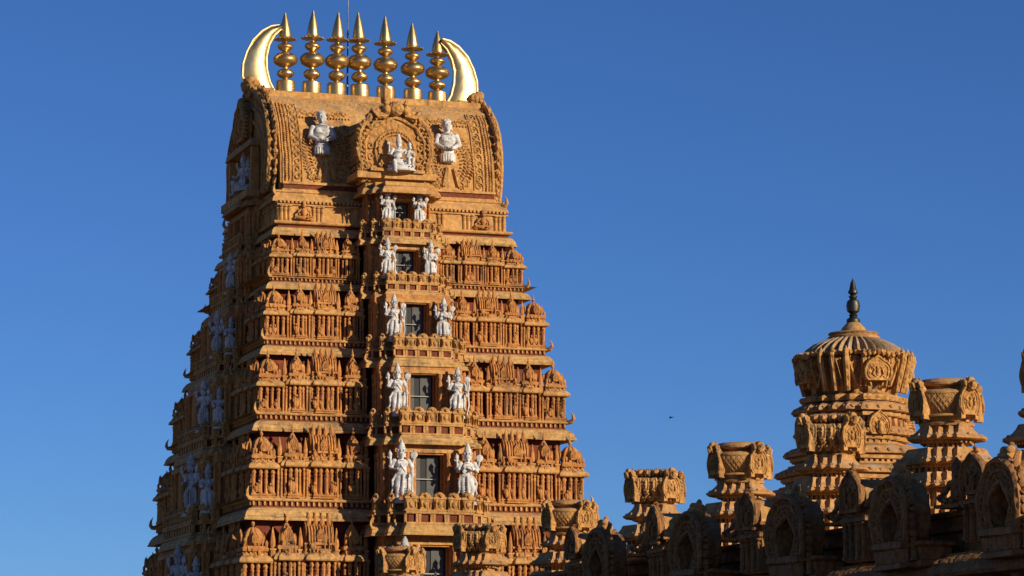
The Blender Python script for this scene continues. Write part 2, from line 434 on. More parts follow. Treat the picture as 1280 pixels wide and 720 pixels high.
def porch_dims(side, h, A, B):
    if side == 'front': return [2.62*h, 2.12*h, 1.62*h], [1.45*h, 2.05*h, 2.65*h], .62*h
    return [.47*B, .40*B, .31*B], [.3*h, .6*h, .9*h], .7*h

def upright(pb, xc, y0, zb, bw, bt, h):
    pb.box(xc-bw*1.08, xc+bw*1.08, y0-.05*h, y0+.3*h, zb, zb+bt*.1, O_)
    pb.box(xc-bw*.86, xc+bw*.86, y0, y0+.28*h, zb+bt*.1, zb+bt*.7, CV)
    pb.box(xc-bw*1.05, xc+bw*1.05, y0-.04*h, y0+.3*h, zb+bt*.66, zb+bt*.78, O_)
    pb.blob((xc, y0+.13*h, zb+bt*.78), (bw*.98, .17*h, bt*.27), CV, 2)
    pb.blob((xc, y0-.0*h, zb+bt*.36), (bw*.42, .09*h, bt*.22), CV)
    pb.blob((xc, y0-.03*h, zb+bt*.82), (bw*.3, .09*h, bt*.12), CV)
    for q in (-1, 1): pb.blob((xc+q*bw*.68, y0, zb+bt*.38), (bw*.16, .06*h, bt*.25), CV)
def make_porch(side, storey, k, z, zt, h, s, A, B, first=False):
    """z: porch cornice edge; zt: the porch cornice edge above"""
    ws, Ps, dw = porch_dims(side, h, A, B)
    T = facade_T(side, A, B); yb = .7*h
    cor = MB(); cor.T = T
    poly = stepped(ws, Ps, yb)
    cor.sweep(poly, [(o, z+zz) for o, zz in kapota(h*.8, s*.92, .8)], 8)
    e = .02*h
    for sx in (-1, 1):
        cor.horn((sx*(ws[0]-.1*h), -Ps[0]+.1*h, z+.3*s), (sx, -1, 0), .42*h, O_)
    cor.build('porch_cornice', MATS, storey, jit=.025, jscale=1.3)
    # balustrade with upright blocks
    pb = MB(); pb.T = T
    pb.sweep(offset(poly, -.3*h), [(.12*h, z+.44*s), (.12*h, z+.52*s), (0, z+.52*s), (0, z+.84*s), (.13*h, z+.84*s), (.15*h, z+.88*s), (.13*h, z+.93*s), (0, z+.94*s), (-.05*h, z+1.0*s)], mats=[O_, O_, R_D, O_, O_, O_, O_, O_])
    # uprights of the lattice course and the blocks
    segs = []
    for i in range(len(ws)):
        xin = ws[i+1] if i+1 < len(ws) else -ws[i]
        for sx in (-1, 1):
            if i == len(ws)-1 and sx == 1: continue
            x0, x1 = sorted((sx*ws[i], sx*xin)); segs.append((x0, x1, -Ps[i]))
    for x0, x1, y in segs:
        n = max(1, round((x1-x0-.1*h)/(.58*h)))
        st = (x1-x0-.2*h)/n
        for j in range(n):
            xc = x0+.1*h + st*(j+.5)
            for d in (-.4, .4):
                pb.box(xc+d*st-.05*h, xc+d*st+.05*h, y+.21*h, y+.34*h, z+.52*s, z+.84*s, O_)
            bw = st*.45; y0 = y+.2*h; zb = z+.94*s
            bt = .74*s
            upright(pb, xc, y0, zb, bw, bt, h)
    # side returns carry the same uprights
    for i in range(len(ws)):
        ya = -Ps[i]+.55*h; yb2 = -Ps[i-1] if i else -.1*h
        n = max(1, int((yb2-ya+.25*h)/(.55*h)))
        for sx in (-1, 1):
            for j in range(n):
                xx = sx*(ws[i]-.32*h); yy = ya+.2*h+.55*h*j
                T1 = pb.T.copy(); pb.T = T1 @ Matrix.Translation((xx, yy, 0)) @ Matrix.Rotation(sx*math.pi/2, 4, 'Z')
                upright(pb, 0, -.02*h, z+.94*s, .2*h, .74*s, h); pb.T = T1
    pb.sweep(offset(poly, -.55*h), [(0, z+.9*s), (0, z+1.32*s)], O_)
    pb.build('balustrade', MATS, storey, jit=.02, jscale=3.)
    # wall of the porch with a notch for the doorway
    wl = MB(); wl.T = T
    if side == 'front': W2, W1, p2, p1 = 1.95*h, 1.5*h, .55*h, 1.05*h
    else: W2, W1, p2, p1 = .42*B, .33*B, -.1*h, .2*h
    dn = p1-.5*h
    dz = z+.9*s
    L = [(-W2, yb), (-W2, -p2), (-W1, -p2), (-W1, -p1), (-dw, -p1), (-dw, -dn)]
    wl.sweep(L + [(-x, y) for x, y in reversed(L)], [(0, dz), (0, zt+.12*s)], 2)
    top = zt-.06*s
    wl.box(-dw-.001, dw+.001, -p1+.003, -dn, top-.30*s, zt+.1*s, 2)
    wl.box(-W1-.05*h, W1+.05*h, -p1-.1*h, -p1+.2*h, top-.24*s, top-.1*s, O_)
    zc = top-.24*s
    for sx in (-1, 1):
        for x in ((dw+.12*h), (dw+.42*h), (W1-.1*h)):
            wl.column(sx*x, -p1-.05*h, dz, zc, .075*h, OR_)
        for x in ((W1+.12*h), (W2-.08*h)):
            wl.column(sx*x, -p2-.05*h, dz, zc, .07*h, OR_)
        if side != 'front':
            for x in (W1*.75, W1*.9): wl.column(sx*x, -p1-.05*h, dz, zc, .075*h, OR_)
        for yy in (-p1*.7, -p2*.3, .25*h):
            wl.column(sx*(W1+.03*h if yy < -p2 else W2+.03*h), yy, dz, zc, .065*h, OR_)
    for sx in (-1, 1):
        for i in range(5):
            zq = dz+(zc-dz)*(.12+.17*i)
            wl.blob((sx*(dw+.27*h), -p1, zq), (.09*h, .1*h, .11*s), 2); wl.blob((sx*(dw+.62*h), -p1, zq+.08*s), (.08*h, .09*h, .1*s), 2)
        wl.box(min(sx*(dw+.5*h), sx*(dw+.75*h)), max(sx*(dw+.5*h), sx*(dw+.75*h)), -p1-.09*h, -p1+.05, zc-.35*s, zc-.28*s, O_)
        wl.box(min(sx*(dw+.02*h), sx*(dw+.34*h)), max(sx*(dw+.02*h), sx*(dw+.34*h)), -p1-.07*h, -p1+.05, zc-.55*s, zc-.5*s, O_)
    wl.build('porch_wall', MATS, storey, jit=.01, jscale=3.)
    if True:
        d = MB(); d.T = T
        yd = -dn-.02
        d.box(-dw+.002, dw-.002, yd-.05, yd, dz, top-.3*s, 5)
        d.box(-dw+.02, -dw+.09*h, yd-.16, yd-.05, dz, top-.3*s, 2); d.box(dw-.09*h, dw-.02, yd-.16, yd-.05, dz, top-.3*s, 2)
        d.box(-dw*.1, dw*.7, yd-.09, yd-.05, dz, top-.36*s, 6); d.box(-dw*.8, -dw*.55, yd-.08, yd-.05, dz, top-.36*s, 6)
        d.box(-dw+.02, dw*.55, yd-.2, yd-.14, dz+1.42*s, dz+1.455*s, 7)
        d.build('doorway', MATS, storey)

def make_storey(k):
    z, A, B = CZ[k], CA[k], CB[k]; zt = CZ[k-1]; p = zt-z; s = p/3.59; h = A/7.6
    st = MB(); poly = rect(A, B)
    wa, wb = CA[k-1]-.55*h, CB[k-1]-.55*h          # wall plane, set back under the cornice above
    st.sweep(poly, [(-.36*h, z+.50*s), (-.40*h, z+.52*s), (-.40*h, z+.76*s), (-.25*h, z+.77*s), (-.22*h, z+.81*s), (-.25*h, z+.86*s), (-.33*h, z+.87*s), (-.33*h, z+.9*s), (-.9*h, z+.92*s)],
             mats=[O_, R_D, O_, O_, O_, O_, O_, O_], cap=False)
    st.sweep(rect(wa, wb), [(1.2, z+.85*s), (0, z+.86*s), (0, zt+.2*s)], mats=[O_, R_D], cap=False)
    # dentils, fillers and stub walls on front and left faces
    for side in ('front', 'left'):
        L = A if side == 'front' else B
        ws = porch_dims(side, h, A, B)[0]
        st.T = facade_T(side, A, B)
        n = int(2*L/(.24*h))
        for i in range(n):
            x = -L+.45*h + (2*L-.9*h)*i/(n-1)
            if abs(x) < ws[0]*.8: continue
            st.box(x-.036*h, x+.036*h, .31*h, .41*h, z+.60*s, z+.77*s, O_)
        for sx in (-1, 1):
            for d in (1.36, 2.45, 3.88):
                x = L-d*h-.2*h
                if abs(x) > ws[0]*.8: filler(st, sx*x, .45*h, z+.9*s, h, s)
            for d in (5.25,):
                x = L-d*h
                filler(st, sx*x, .45*h, z+.9*s, h, s)
        st.T = Matrix.Identity(4)
    so_ = st.build('storey', MATS, tower, jit=.012, jscale=2.)
    cn = MB()
    # many-sided edge so that the roll can wobble a little
    def dense(poly, step=1.1):
        out = []
        for i in range(len(poly)):
            a = Vector(poly[i]); b = Vector(poly[(i+1)%len(poly)]); n = max(1, int((b-a).length/step))
            out += [tuple(a+(b-a)*j/n) for j in range(n)]
        return out
    cn.sweep(dense(poly), [(o, z+zz) for o, zz in kapota(h, s, 1.3)], 8)
    for sx in (-1, 1):
        for sy in (-1, 1):
            cn.horn((sx*(A-.3*h), sy*(B-.3*h), z+.84*s), (sx, sy, 0), .5*h, O_)
    cn.build('cornice', MATS, so_, jit=.03, jscale=1.1)
    zz = z+.88*s; sz = s*1.06
    for sx in (-1, 1):
        mini('kuta', so_, sx*(A-.30*h-.56*h), -(B-.30*h-.56*h), zz, 0, h*.94, sz*.92)
        for kind, d in (('panjara', 2.12), ('sala', 3.40), ('panjara', 4.72)):
            mini(kind, so_, sx*(A-d*h), -(B-.70*h), zz, 0, h, sz)
    mini('kuta', so_, -(A-.86*h), B-.86*h, zz, 0, h, sz*.92)
    for sy in (-1, 1):
        ds = [('panjara', 2.12), ('sala', 3.40), ('panjara', 4.72)]
        for kind, d in ds:
            if B-d*h > .47*B+.2*h: mini(kind, so_, -(A-.70*h), sy*(B-d*h), zz, -math.pi/2, h, sz*.93)
    zp = z-.64*s
    spr = (CZ[k-1]-CZ[k])/3.59
    zpt = zt-.64*((CZ[k-2]-CZ[k-1])/3.59 if k >= 2 else .72)
    for side in ('front', 'left'):
        make_porch(side, so_, k, zp, zpt, h, s, A, B)
    return so_
for k in range(1, 6): make_storey(k)

# ---- attic storey under the vault
ZV = 25.19 + EYE
def make_attic():
    z, A, B = CZ[0], CA[0], CB[0]; h = A/7.6; s = .72
    st = MB(); poly = rect(A, B)
    st.sweep(poly, [(-.36*h, z+.42), (-.5*h, z+.44), (-.5*h, z+.58), (-.2, z+.6), (-.16, z+.66), (-.18, z+.72), (-.42, z+.74), (-.44, z+1.46), (-.34, z+1.48), (-.34, z+1.54), (-.42, z+1.56), (-.42, z+1.70), (-.7, z+1.72)],
             mats=[O_, R_D, O_, O_, O_, O_, O_, O_, O_, O_, R_D, O_], cap=False)
    for side in ('front', 'left'):
        L = A if side == 'front' else B
        st.T = facade_T(side, A, B)
        n = int(2*L/.2)
        for i in range(n):
            x = -L+.5+(2*L-1.)*i/(n-1)
            st.box(x-.05, x+.05, .35, .43, z+1.59, z+1.71, O_)
        for sx in (-1, 1):
            for d in (.55, .75, .95, 2.1, 2.3, 2.5, 3.55, 3.75):
                x = sx*(L-d)
                if abs(x) > 1.75: st.column(x, .42, z+.74, z+1.47, .075, O_)
        st.T = Matrix.Identity(4)
    so_ = st.build('storey', MATS, tower, jit=.012)
    cn = MB()
    cn.sweep(poly, [(o, z+zz) for o, zz in kapota(h, .85, 1.2)], 8)
    cn.build('cornice', MATS, so_, jit=.03, jscale=1.1)
    cn = MB()
    q = rect(5.75, 5.3)
    cn.sweep(q, [(-.7, z+1.80), (-.05, z+1.70), (0, z+1.72), (.0, z+1.78), (-.08, z+1.95), (-.22, z+2.06), (-.26, z+2.1), (-.26, z+2.16), (-.2, z+2.2), (-.2, z+2.28), (-.5, z+2.3), (-.5, z+2.45)], O_)
    for sx in (-1, 1):
        for sy in (-1, 1): cn.horn((sx*5.5, sy*5.05, z+2.05), (sx, sy, 0), .5, O_)
    cn.build('cornice', MATS, so_, jit=.02, jscale=1.3)
    # the two carved seated figures in the wall
    for sx in (-1, 1):
        f = MB(); f.T = Matrix.Translation((sx*4.35 if sx < 0 else 4.35, -B+.40, z+.76))
        f.blob((0,-.08,.12),(.34,.2,.12),OR_,2); f.blob((0,-.08,.4),(.15,.14,.24),OR_,2); f.blob((0,-.12,.72),(.1,.11,.12),OR_,2)
        f.lathe([(.11,0),(.09,.08),(.03,.16),(0,.18)], 8, (0,-.1,.8), OR_)
        for q in (-1, 1):
            f.tube([(q*.14,-.08,.55),(q*.3,-.14,.38),(q*.22,-.26,.26)], [.065,.055,.05], 6, OR_)
            f.tube([(q*.1,-.12,.12),(q*.34,-.2,.16),(q*.08,-.28,.1)], [.09,.085,.06], 6, OR_)
        f.blob((-.36*sx,-.08,.1),(.13,.1,.13),OR_,2)
        f.build('carved_figure', MATS, so_, jit=.02, jscale=6.)
    s0 = .72
    # porch on this level
    make_porch('front', so_, 0, z-.64*s0, z+1.95, h, s0, A, B)
    make_porch('left', so_, 0, z-.64*s0, z+1.85, h, s0, A, B)
    # hood over the topmost porch
    for side in ('front', 'left'):
        pc = MB(); pc.T = facade_T(side, A, B)
        ws, Ps, _ = porch_dims(side, h, A, B)
        ws = [x*.93 for x in ws]; Ps = [x*.88 for x in Ps]
        pc.sweep(stepped(ws, Ps, .9), [(o, z+1.95+q) for o, q in kapota(h*.8, .7, .8)] + [(-.2, z+2.33), (-.2, z+2.5), (-.35, z+2.52)], O_)
        pc.build('porch_cornice', MATS, so_, jit=.02, jscale=1.3)
make_attic()

# ---- vaulted roof
def make_vault():
    vp = [(-4.78, 25.15), (-4.76, 25.9), (-4.62, 26.8), (-4.38, 27.6), (-4.03, 28.4), (-3.56, 29.15), (-3.02, 29.68), (-2.5, 30.0), (-2.46, 30.02), (-2.42, 30.04), (-2.42, 30.32), (-2.3, 30.36)]
    prof = [(v, z+EYE) for v, z in vp]; prof = prof + [(-v, z) for v, z in reversed(prof)]
    mb = MB(); a = 5.25; n = len(prof); nx = 14
    vs = []; fs = []
    for i in range(nx+1):
        x = -a+2*a*i/nx
        vs += [(x, y, z) for y, z in prof]
    for i in range(nx):
        for j in range(n-1): fs.append((i*n+j, (i+1)*n+j, (i+1)*n+j+1, i*n+j+1))
    fs += [tuple(range(n)), tuple(nx*n+n-1-j for j in range(n))]
    mb.add(vs, fs, O_)
    mb.box(-5.15, 5.15, -4.98, -4.7, 25.15+EYE, 25.38+EYE, R_D)
    mb.box(-5.2, 5.2, -5.08, -4.7, 25.38+EYE, 25.5+EYE, O_)
    mb.box(-5.22, 5.22, -5.02, -4.7, 25.02+EYE, 25.15+EYE, O_)
    def surf(z):                                  # front surface y at height
        for (v0, z0), (v1, z1) in zip(vp, vp[1:]):
            if z0 <= z <= z1: return v0+(v1-v0)*(z-z0)/max(z1-z0, 1e-6)
        return -4.8
    def bead(u, z, r, rz=None): mb.blob((u, surf(z), z+EYE), (r, r*.75, rz or r), CV)
    # carved borders and scrolls left and right
    def leaf(u, z, r, ang):                         # one pointed leaf lying on the surface
        T1 = mb.T.copy(); sl_ = (surf(min(z+.1, 30))-surf(z-.1))/.2
        mb.T = Matrix.Translation((u, surf(z), z+EYE)) @ Matrix.Rotation(-math.atan(sl_), 4, 'X') @ Matrix.Rotation(ang, 4, 'Y')
        mb.blob((0, 0, 0), (r*.55, .10, r), CV); mb.T = T1
    def spiral(u, z, r, turns, flip):
        n = int(14*turns); pa = []
        for i in range(n+1):
            t = 2*math.pi*turns*i/n; rr = r*(1-.8*i/n)
            zz_ = z+rr*math.sin(t); pa.append((u+flip*rr*math.cos(t), surf(zz_)-.02, zz_+EYE))
        mb.tube(pa, [.07-.03*i/n for i in range(n+1)], 5, CV)
    for sx in (-1, 1):
        for i in range(34):
            z = 25.6+i*.118
            leaf(sx*5.0, z, .1, .5*sx); leaf(sx*4.82, z, .1, -.5*sx)
        for zc in [25.8+.36*i for i in range(11)]:
            spiral(sx*4.45, zc, .2, 1.3, sx)
        for uu in (5.13, 4.66, 4.22):
            mb.tube([(sx*uu, surf(25.55+.4*i)-.01, 25.55+.4*i+EYE) for i in range(11)], .055, 5, CV)
        cu = sx*3.05
        for ring, rr in enumerate((.55, .75, .95, 1.12)):
            nn = int(rr*44)
            for i in range(nn):
                t = R(-62+304*i/(nn-1)); z = 26.95+rr*1.35*math.sin(t)
                if 25.6 < z < 29.6: leaf(cu+rr*math.cos(t), z, .11 if ring != 2 else .15, -t+math.pi/2+(.6 if ring % 2 else -.3))
        for q in (-1, 1):
            mb.tube([(cu+q*(.18+.05*i), surf(26.6-.22*i)-.03, 26.6-.22*i+EYE) for i in range(5)], .12, 6, CV)
            for i in range(9): leaf(cu+q*(.2+.025*i), 26.5-.1*i, .09, 0)
            for i in range(5): spiral(cu+q*.72, 25.75+.0*i+.5*(i-0)*.45, .14, 1.2, q) if i < 2 else None
        for i in range(11):
            spiral(sx*(1.9+.25*i), 29.05+.05*math.sin(i*1.7), .12, 1.2, 1 if i % 2 else -1)
        for i in range(22): leaf(sx*(1.7+.15*i), 28.82, .08, 0)
        for i in range(6): spiral(sx*2.0, 25.8+.5*i, .2, 1.4, -sx)
    for i in range(40):
        u = -4.9+i*.25; bead(u, 29.78, .06)
    rf = mb.build('vaulted_roof', MATS, tower, jit=.03, jscale=1.4)
    # end gables
    for sx in (-1, 1):
        gb = MB(); gb.T = Matrix.Translation((sx*5.25, 0, 0)) @ Matrix.Rotation(sx*math.pi/2, 4, 'Z')
        out = [(4.35, 25.2), (4.62, 25.9), (4.75, 26.8), (4.7, 27.7), (4.4, 28.6), (3.8, 29.4), (3.0, 30.0), (2.2, 30.4), (1.5, 30.62), (.9, 30.8), (0, 31.0)]
        out = [(x*.915, 25.2+(z-25.2)*.95) for x, z in out]
        pts = [(x, z+EYE) for x, z in out] + [(-x, z+EYE) for x, z in reversed(out[:-1])]
        gb.prism(pts[::-1], -.42, .05, CV)
        for sc_, r_, yy in ((1., .13, -.42), (.86, .1, -.44), (.74, .13, -.42)):
            gb.tube([(x*sc_, yy, 25.2+EYE+(z-25.2-EYE)*sc_) for x, z in pts], r_, 6, CV)
        # scalloped flames along the rim
        for i in range(len(pts)-1):
            a0 = Vector(pts[i]); b0 = Vector(pts[i+1]); m_ = max(1, int((b0-a0).length/.3))
            for j in range(m_):
                q = a0+(b0-a0)*(j+.5)/m_; c = q-Vector((0, 27.4+EYE)); c.normalize()
                k_ = random.uniform(.7, 1.5); gb.blob((q.x+c.x*.14*k_, -.2, q.y+c.y*.14*k_), (.13+.09*k_, .13, .13+.09*k_), CV)
                if j % 2 == 0: gb.lathe([(.1,0),(.12,.1),(.05,.22),(0,.34)], 6, (q.x+c.x*.25, -.2, q.y+c.y*.2), CV)
                gb.blob((q.x*.93+c.x*.02, -.46, 25.2+EYE+(q.y-25.2-EYE)*.93), (.1, .1, .1), CV)
        # niche with pilasters inside the gable
        gb.box(-2.4, -2.15, -.85, -.5, 25.3+EYE, 27.6+EYE, O_); gb.box(2.15, 2.4, -.85, -.5, 25.3+EYE, 27.6+EYE, O_)
        gb.sweep([(-2.6,-.5),(-2.6,-1.0),(2.6,-1.0),(2.6,-.5)], [(o, 27.6+EYE+q) for o, q in kapota(.7,.8,.4)], O_)
        gable(gb, 0, 28.9+EYE, 1.05, -.9, -.5, CV)
        gb.box(-2.7, 2.7, -1.15, -.5, 25.1+EYE, 25.45+EYE, O_)
        # mask block carrying the gold horn
        gb.blob((0, -.35, 30.95+EYE), (.75, .5, .42), CV, 2); gb.blob((.45, -.5, 31.1+EYE), (.25, .3, .25), CV, 2); gb.blob((-.45, -.5, 31.1+EYE), (.25, .3, .25), CV, 2)
        gb.box(-.8, .8, -.55, .6, 30.3+EYE, 30.75+EYE, O_)
        gb.build('end_gable', MATS, rf, jit=.05, jscale=2.2)
    # the big central front arch
    ar = MB(); cz = 27.1+EYE; ar.T = Matrix.Translation((-.2, 0, 0))
    y0 = -6.75
    half = [(1.5,25.4),(1.62,25.9),(1.58,26.3),(1.72,26.8),(1.68,27.3),(1.72,27.7),(1.52,28.1),(1.3,28.3),(1.15,28.6),(.75,28.75),(.5,28.95),(0,29.1)]
    pts = [(x, z+EYE) for x, z in half] + [(-x, z+EYE) for x, z in reversed(half[:-1])]
    ar.prism(pts[::-1], y0+.25, -3.2, CV)
    zb_ = 25.4+EYE
    for sc_, r_, yy in ((1., .15, y0+.22), (.84, .09, y0+.2)):
        ar.tube([(x*sc_, yy, zb_+(z-zb_)*sc_) for x, z in pts], r_, 7, CV)
    for i in range(len(pts)-1):
        a0 = Vector(pts[i]); b0 = Vector(pts[i+1]); m_ = max(1, int((b0-a0).length/.2))
        for j in range(m_):
            q = a0+(b0-a0)*(j+.5)/m_; c = (q-Vector((0, cz-.3))).normalized()
            ar.blob((q.x+c.x*.1, y0+.3, q.y+c.y*.1), (.14, .22, .15), CV)
            ar.blob((q.x*.92, y0+.1, zb_+(q.y-zb_)*.92), (.09, .11, .09), CV)
    # roundel behind the seated pair
    for rr, tr in ((.8, .07), (.95, .1)):
        ar.tube([(rr*math.cos(R(12*a)), y0+.2, cz-.25+rr*1.1*math.sin(R(12*a))) for a in range(-4, 20)], tr, 6, CV)
    for a in range(30):
        t = R(-40+260*a/29); ar.blob((.87*math.cos(t), y0+.16, cz-.25+.96*math.sin(t)), (.06,.1,.06), CV)
    for sx in (-1, 1):
        for zc, rr in ((25.75,.16),(26.15,.18),(26.6,.2),(27.1,.2),(27.6,.18),(28.0,.15)):
            n = 16; pa = []
            for i in range(n+1):
                t = 2*math.pi*1.3*i/n; q = rr*(1-.8*i/n); pa.append((sx*1.22+sx*q*math.cos(t), y0+.2, zc+EYE+q*math.sin(t)))
            ar.tube(pa, .055, 5, CV)
    # carved left and right flanks
    for sx in (-1, 1):
        for k in range(5):
            for j in range(9):
                ar.blob((sx*1.66, y0+.7+.42*k, 25.9+EYE+.26*j), (.1, .15, .1), CV)
    # crowning mask with two small guardian heads, and its post
    ar.blob((0, y0+.15, cz+1.8), (.42, .4, .36), CV, 2)
    for sx in (-1, 1):
        ar.blob((sx*.48, y0+.1, cz+1.72), (.24, .28, .28), CV, 2); ar.blob((sx*.5, y0+.05, cz+2.08), (.14, .16, .15), CV, 2)
        ar.tube([(sx*.45, y0+.1, cz+1.5), (sx*.9, y0, cz+1.4), (sx*1.2, y0+.1, cz+1.75)], [.16, .14, .06], 6, CV)
    ar.box(-1.9, 1.9, y0-.15, -3.4, 25.55+EYE, 25.85+EYE, O_)
    ar.box(-1.3, 1.3, y0-.3, -3.4, 25.85+EYE, 26.0+EYE, CV)
    ar.build('front_arch', MATS, rf, jit=.05, jscale=2.6)
    pk = MB(); pk.box(.37, .67, -2.62, -2.35, 29.9+EYE, 30.72+EYE, O_); pk.blob((.52, -2.48, 30.72+EYE), (.2, .17, .1), O_)
    pk.build('post', MATS, rf, jit=.02)
    return rf
make_vault()
# plain masonry base of the tower down to the ground, a core that keeps the storeys closed
bs = MB()
zb = CZ[5]
bs.sweep(rect(CA[5], CB[5]), [(.9, 0), (.9, .8), (.6, .9), (.6, 2.0), (.8, 2.1), (.6, 2.3), (.5, zb-1.2), (.8, zb-1.0), (.75, zb-.6), (.2, zb-.3), (-.6, zb-.1), (-.6, zb+.1)], 0, cap=False)
bs.build('base', [STONE], tower, jit=.02)

# ================================================================== GOLD FINIALS, HORNS, ROD on the ridge
def finial_mb():
    m = MB()
    P = [(.49,0),(.50,.04),(.49,.62),(.44,.68),(.16,.72),(.13,.8),(.30,.86),(.43,1.0),(.44,1.06),(.43,1.14),(.30,1.28),(.14,1.33),(.13,1.4),
         (.34,1.47),(.56,1.6),(.625,1.74),(.63,1.78),(.60,1.79),(.60,1.81),(.63,1.82),(.60,1.95),(.42,2.12),(.18,2.2),(.13,2.26),(.28,2.33),(.40,2.45),(.41,2.5),(.36,2.6),(.2,2.69),(.12,2.74),(.12,2.86)]
    m.lathe(P, 32)
    return m
fin_names = ['leftmost gold pot finial on the tower ridge, beside the left horn', 'second gold pot finial from the left on the tower ridge',
  'third gold pot finial from the left, just left of the thin rod', 'middle gold pot finial of the seven, just right of the thin rod',
  'fifth gold pot finial from the left, behind the stone post', 'sixth gold pot finial from the left, slightly shorter and second from the right',
  'rightmost and shortest gold pot finial, its tip beside the right horn']
FU = [-3.89, -2.61, -1.37, -.16, 1.14, 2.52, 3.75]
FH = [4.0, 4.2, 4.22, 4.3, 4.2, 3.95, 3.65]
ridge = 30.34 + EYE
f0 = None
for i in range(7):
    if f0 is None:
        r0 = empty('gold_finial', (0,0,0)); f0 = r0
        finial_mb().build('pot_stem', [GOLD], r0)
        c = MB(); c.lathe([(.26,2.84),(.52,2.87),(.55,2.9),(.3,2.94)], 24)
        for k in range(14):
            a = 2*math.pi*k/14
            c.blob((.52*math.cos(a), .52*math.sin(a), 2.9), (.09,.09,.05))
        c.build('leaf_collar', [GOLD], r0)
        c = MB(); c.lathe([(.26,2.9),(.305,3.0),(.31,3.1),(.25,3.5),(.17,3.85),(.1,4.1),(.06,4.25),(.05,4.3),(.0,4.33)], 24)
        c.build('cone_tip', [GOLD], r0)
        o = r0
    else: o = copy_tree(f0)
    o.location = tower_pt(FU[i], 0, ridge+.36); o.scale = (.96, .96, FH[i]/4.33)
    o.rotation_euler = (R(random.uniform(-1.3,1.3)), R(random.uniform(-1.3,1.3)), random.uniform(0, 6))
    tag(o, fin_names[i], 'finial', 'gold finials along the tower ridge')
def horn_obj(sx, label):
    # outline in the facade plane (x outward from the finials, z up)
    outer = [(6.05,30.95),(6.2,31.4),(6.18,32.0),(6.0,32.6),(5.7,33.2),(5.25,33.68),(4.8,33.95),(4.4,34.02)]
    inner = [(4.32,33.82),(4.64,33.5),(4.9,33.0),(5.02,32.4),(5.0,31.8),(4.85,31.2),(4.58,30.7),(4.3,30.35)]
    loop = outer+inner
    root = empty('gold_horn', tower_pt(-5.18 if sx < 0 else 4.86, 0, ridge-(.12 if sx > 0 else 0)), YAW, label, 'horn ornament', 'gold crescent horns on the tower')
    def shp(x): return [((px-5.3)*sx, pz+EYE-ridge) for px, pz in x]
    O2, I2 = shp(outer), shp(inner)[::-1]
    m = MB(); n = len(O2); vs = []; fs = []
    for (xo, zo), (xi, zi) in zip(O2, I2):              # lens-shaped section: rim, swell, swell, rim; front and back
        for t, y in ((0, -.22), (.2, -.36), (.5, -.43), (.8, -.36), (1, -.22), (1, .22), (.5, .36), (0, .22)):
            vs.append((xo+(xi-xo)*t, y, zo+(zi-zo)*t))
    for i in range(n-1):
        for j in range(8): fs.append((i*8+j, i*8+(j+1)%8, (i+1)*8+(j+1)%8, (i+1)*8+j))
    fs += [tuple(range(7, -1, -1)), tuple((n-1)*8+j for j in range(8))]
    if sx > 0: fs = [f[::-1] for f in fs]
    m.add(vs, fs)
    m.build('crescent_plate', [GOLDLEAF], root, jit=.035, jscale=1.8, smooth=50)
    m = MB()
    m.tube([(x, -.24, z) for x, z in shp(outer)], .055, 6); m.tube([(x, -.24, z) for x, z in shp(inner)], .055, 6)
    m.build('raised_rim', [GOLDLEAF], root)
horn_obj(-1, 'gold crescent horn curving up at the left end of the tower ridge')
horn_obj(1, 'gold crescent horn curving up at the right end of the tower ridge')
rd = MB(); rd.lathe([(.05,0),(.045,2),(.035,2.02),(.03,6.5),(.012,7.2)], 8); rd.blob((0,0,3.6),.07)
o = rd.build('lightning_rod', [IRON]); o.location = tower_pt(-.72, .3, ridge); tag(o, 'thin dark lightning rod rising between the gold finials, past the picture top', 'lightning rod')

# ================================================================== WHITE STATUES (one continuous plaster body, voxel fused)
def fuse(mb, voxel, mat):
    me = bpy.data.meshes.new('t'); me.from_pydata(mb.v, [], mb.f)
    ob = bpy.data.objects.new('t', me); col.objects.link(ob)
    md = ob.modifiers.new('r', 'REMESH'); md.mode = 'VOXEL'; md.voxel_size = voxel
    sm = ob.modifiers.new('s', 'SMOOTH'); sm.factor = .5; sm.iterations = 2
    dg = bpy.context.evaluated_depsgraph_get(); ev = ob.evaluated_get(dg)
    out = bpy.data.meshes.new_from_object(ev)
    bpy.data.objects.remove(ob); out.materials.clear(); out.materials.append(mat)
    for p in out.polygons: p.use_smooth = True
    return out
def part(name, me, parent):
    o = bpy.data.objects.new(name, me); col.objects.link(o); o.parent = parent; return o
def hand(mb, p, d, up, s=1.):
    p = Vector(p); d = Vector(d).normalized(); up = Vector(up); side = d.cross(up).normalized(); up = side.cross(d).normalized()
    c = p+d*.07*s
    T0 = mb.T.copy()
    mb.blob(tuple(c), (.06*s, .055*s, .065*s), 0, 2)
    for i, ln in enumerate((.09, .105, .1, .075)):
        q = c+side*(-.05+.033*i)*s+d*.04*s
        mb.tube([q, q+d*ln*.6*s, q+d*ln*.9*s+up*-.04*s], [.021*s, .02*s, .016*s], 6)
    q = c-side*.05*s
    mb.tube([q-d*.02*s, q-side*.045*s+d*.03*s, q-side*.04*s+d*.07*s], [.024*s, .021*s, .017*s], 6)
def limb(mb, pts, rad): 
    mb.tube(pts, rad, 10)
    for p, r in zip(pts, rad): mb.blob(p, r*1.0, 0, 2)
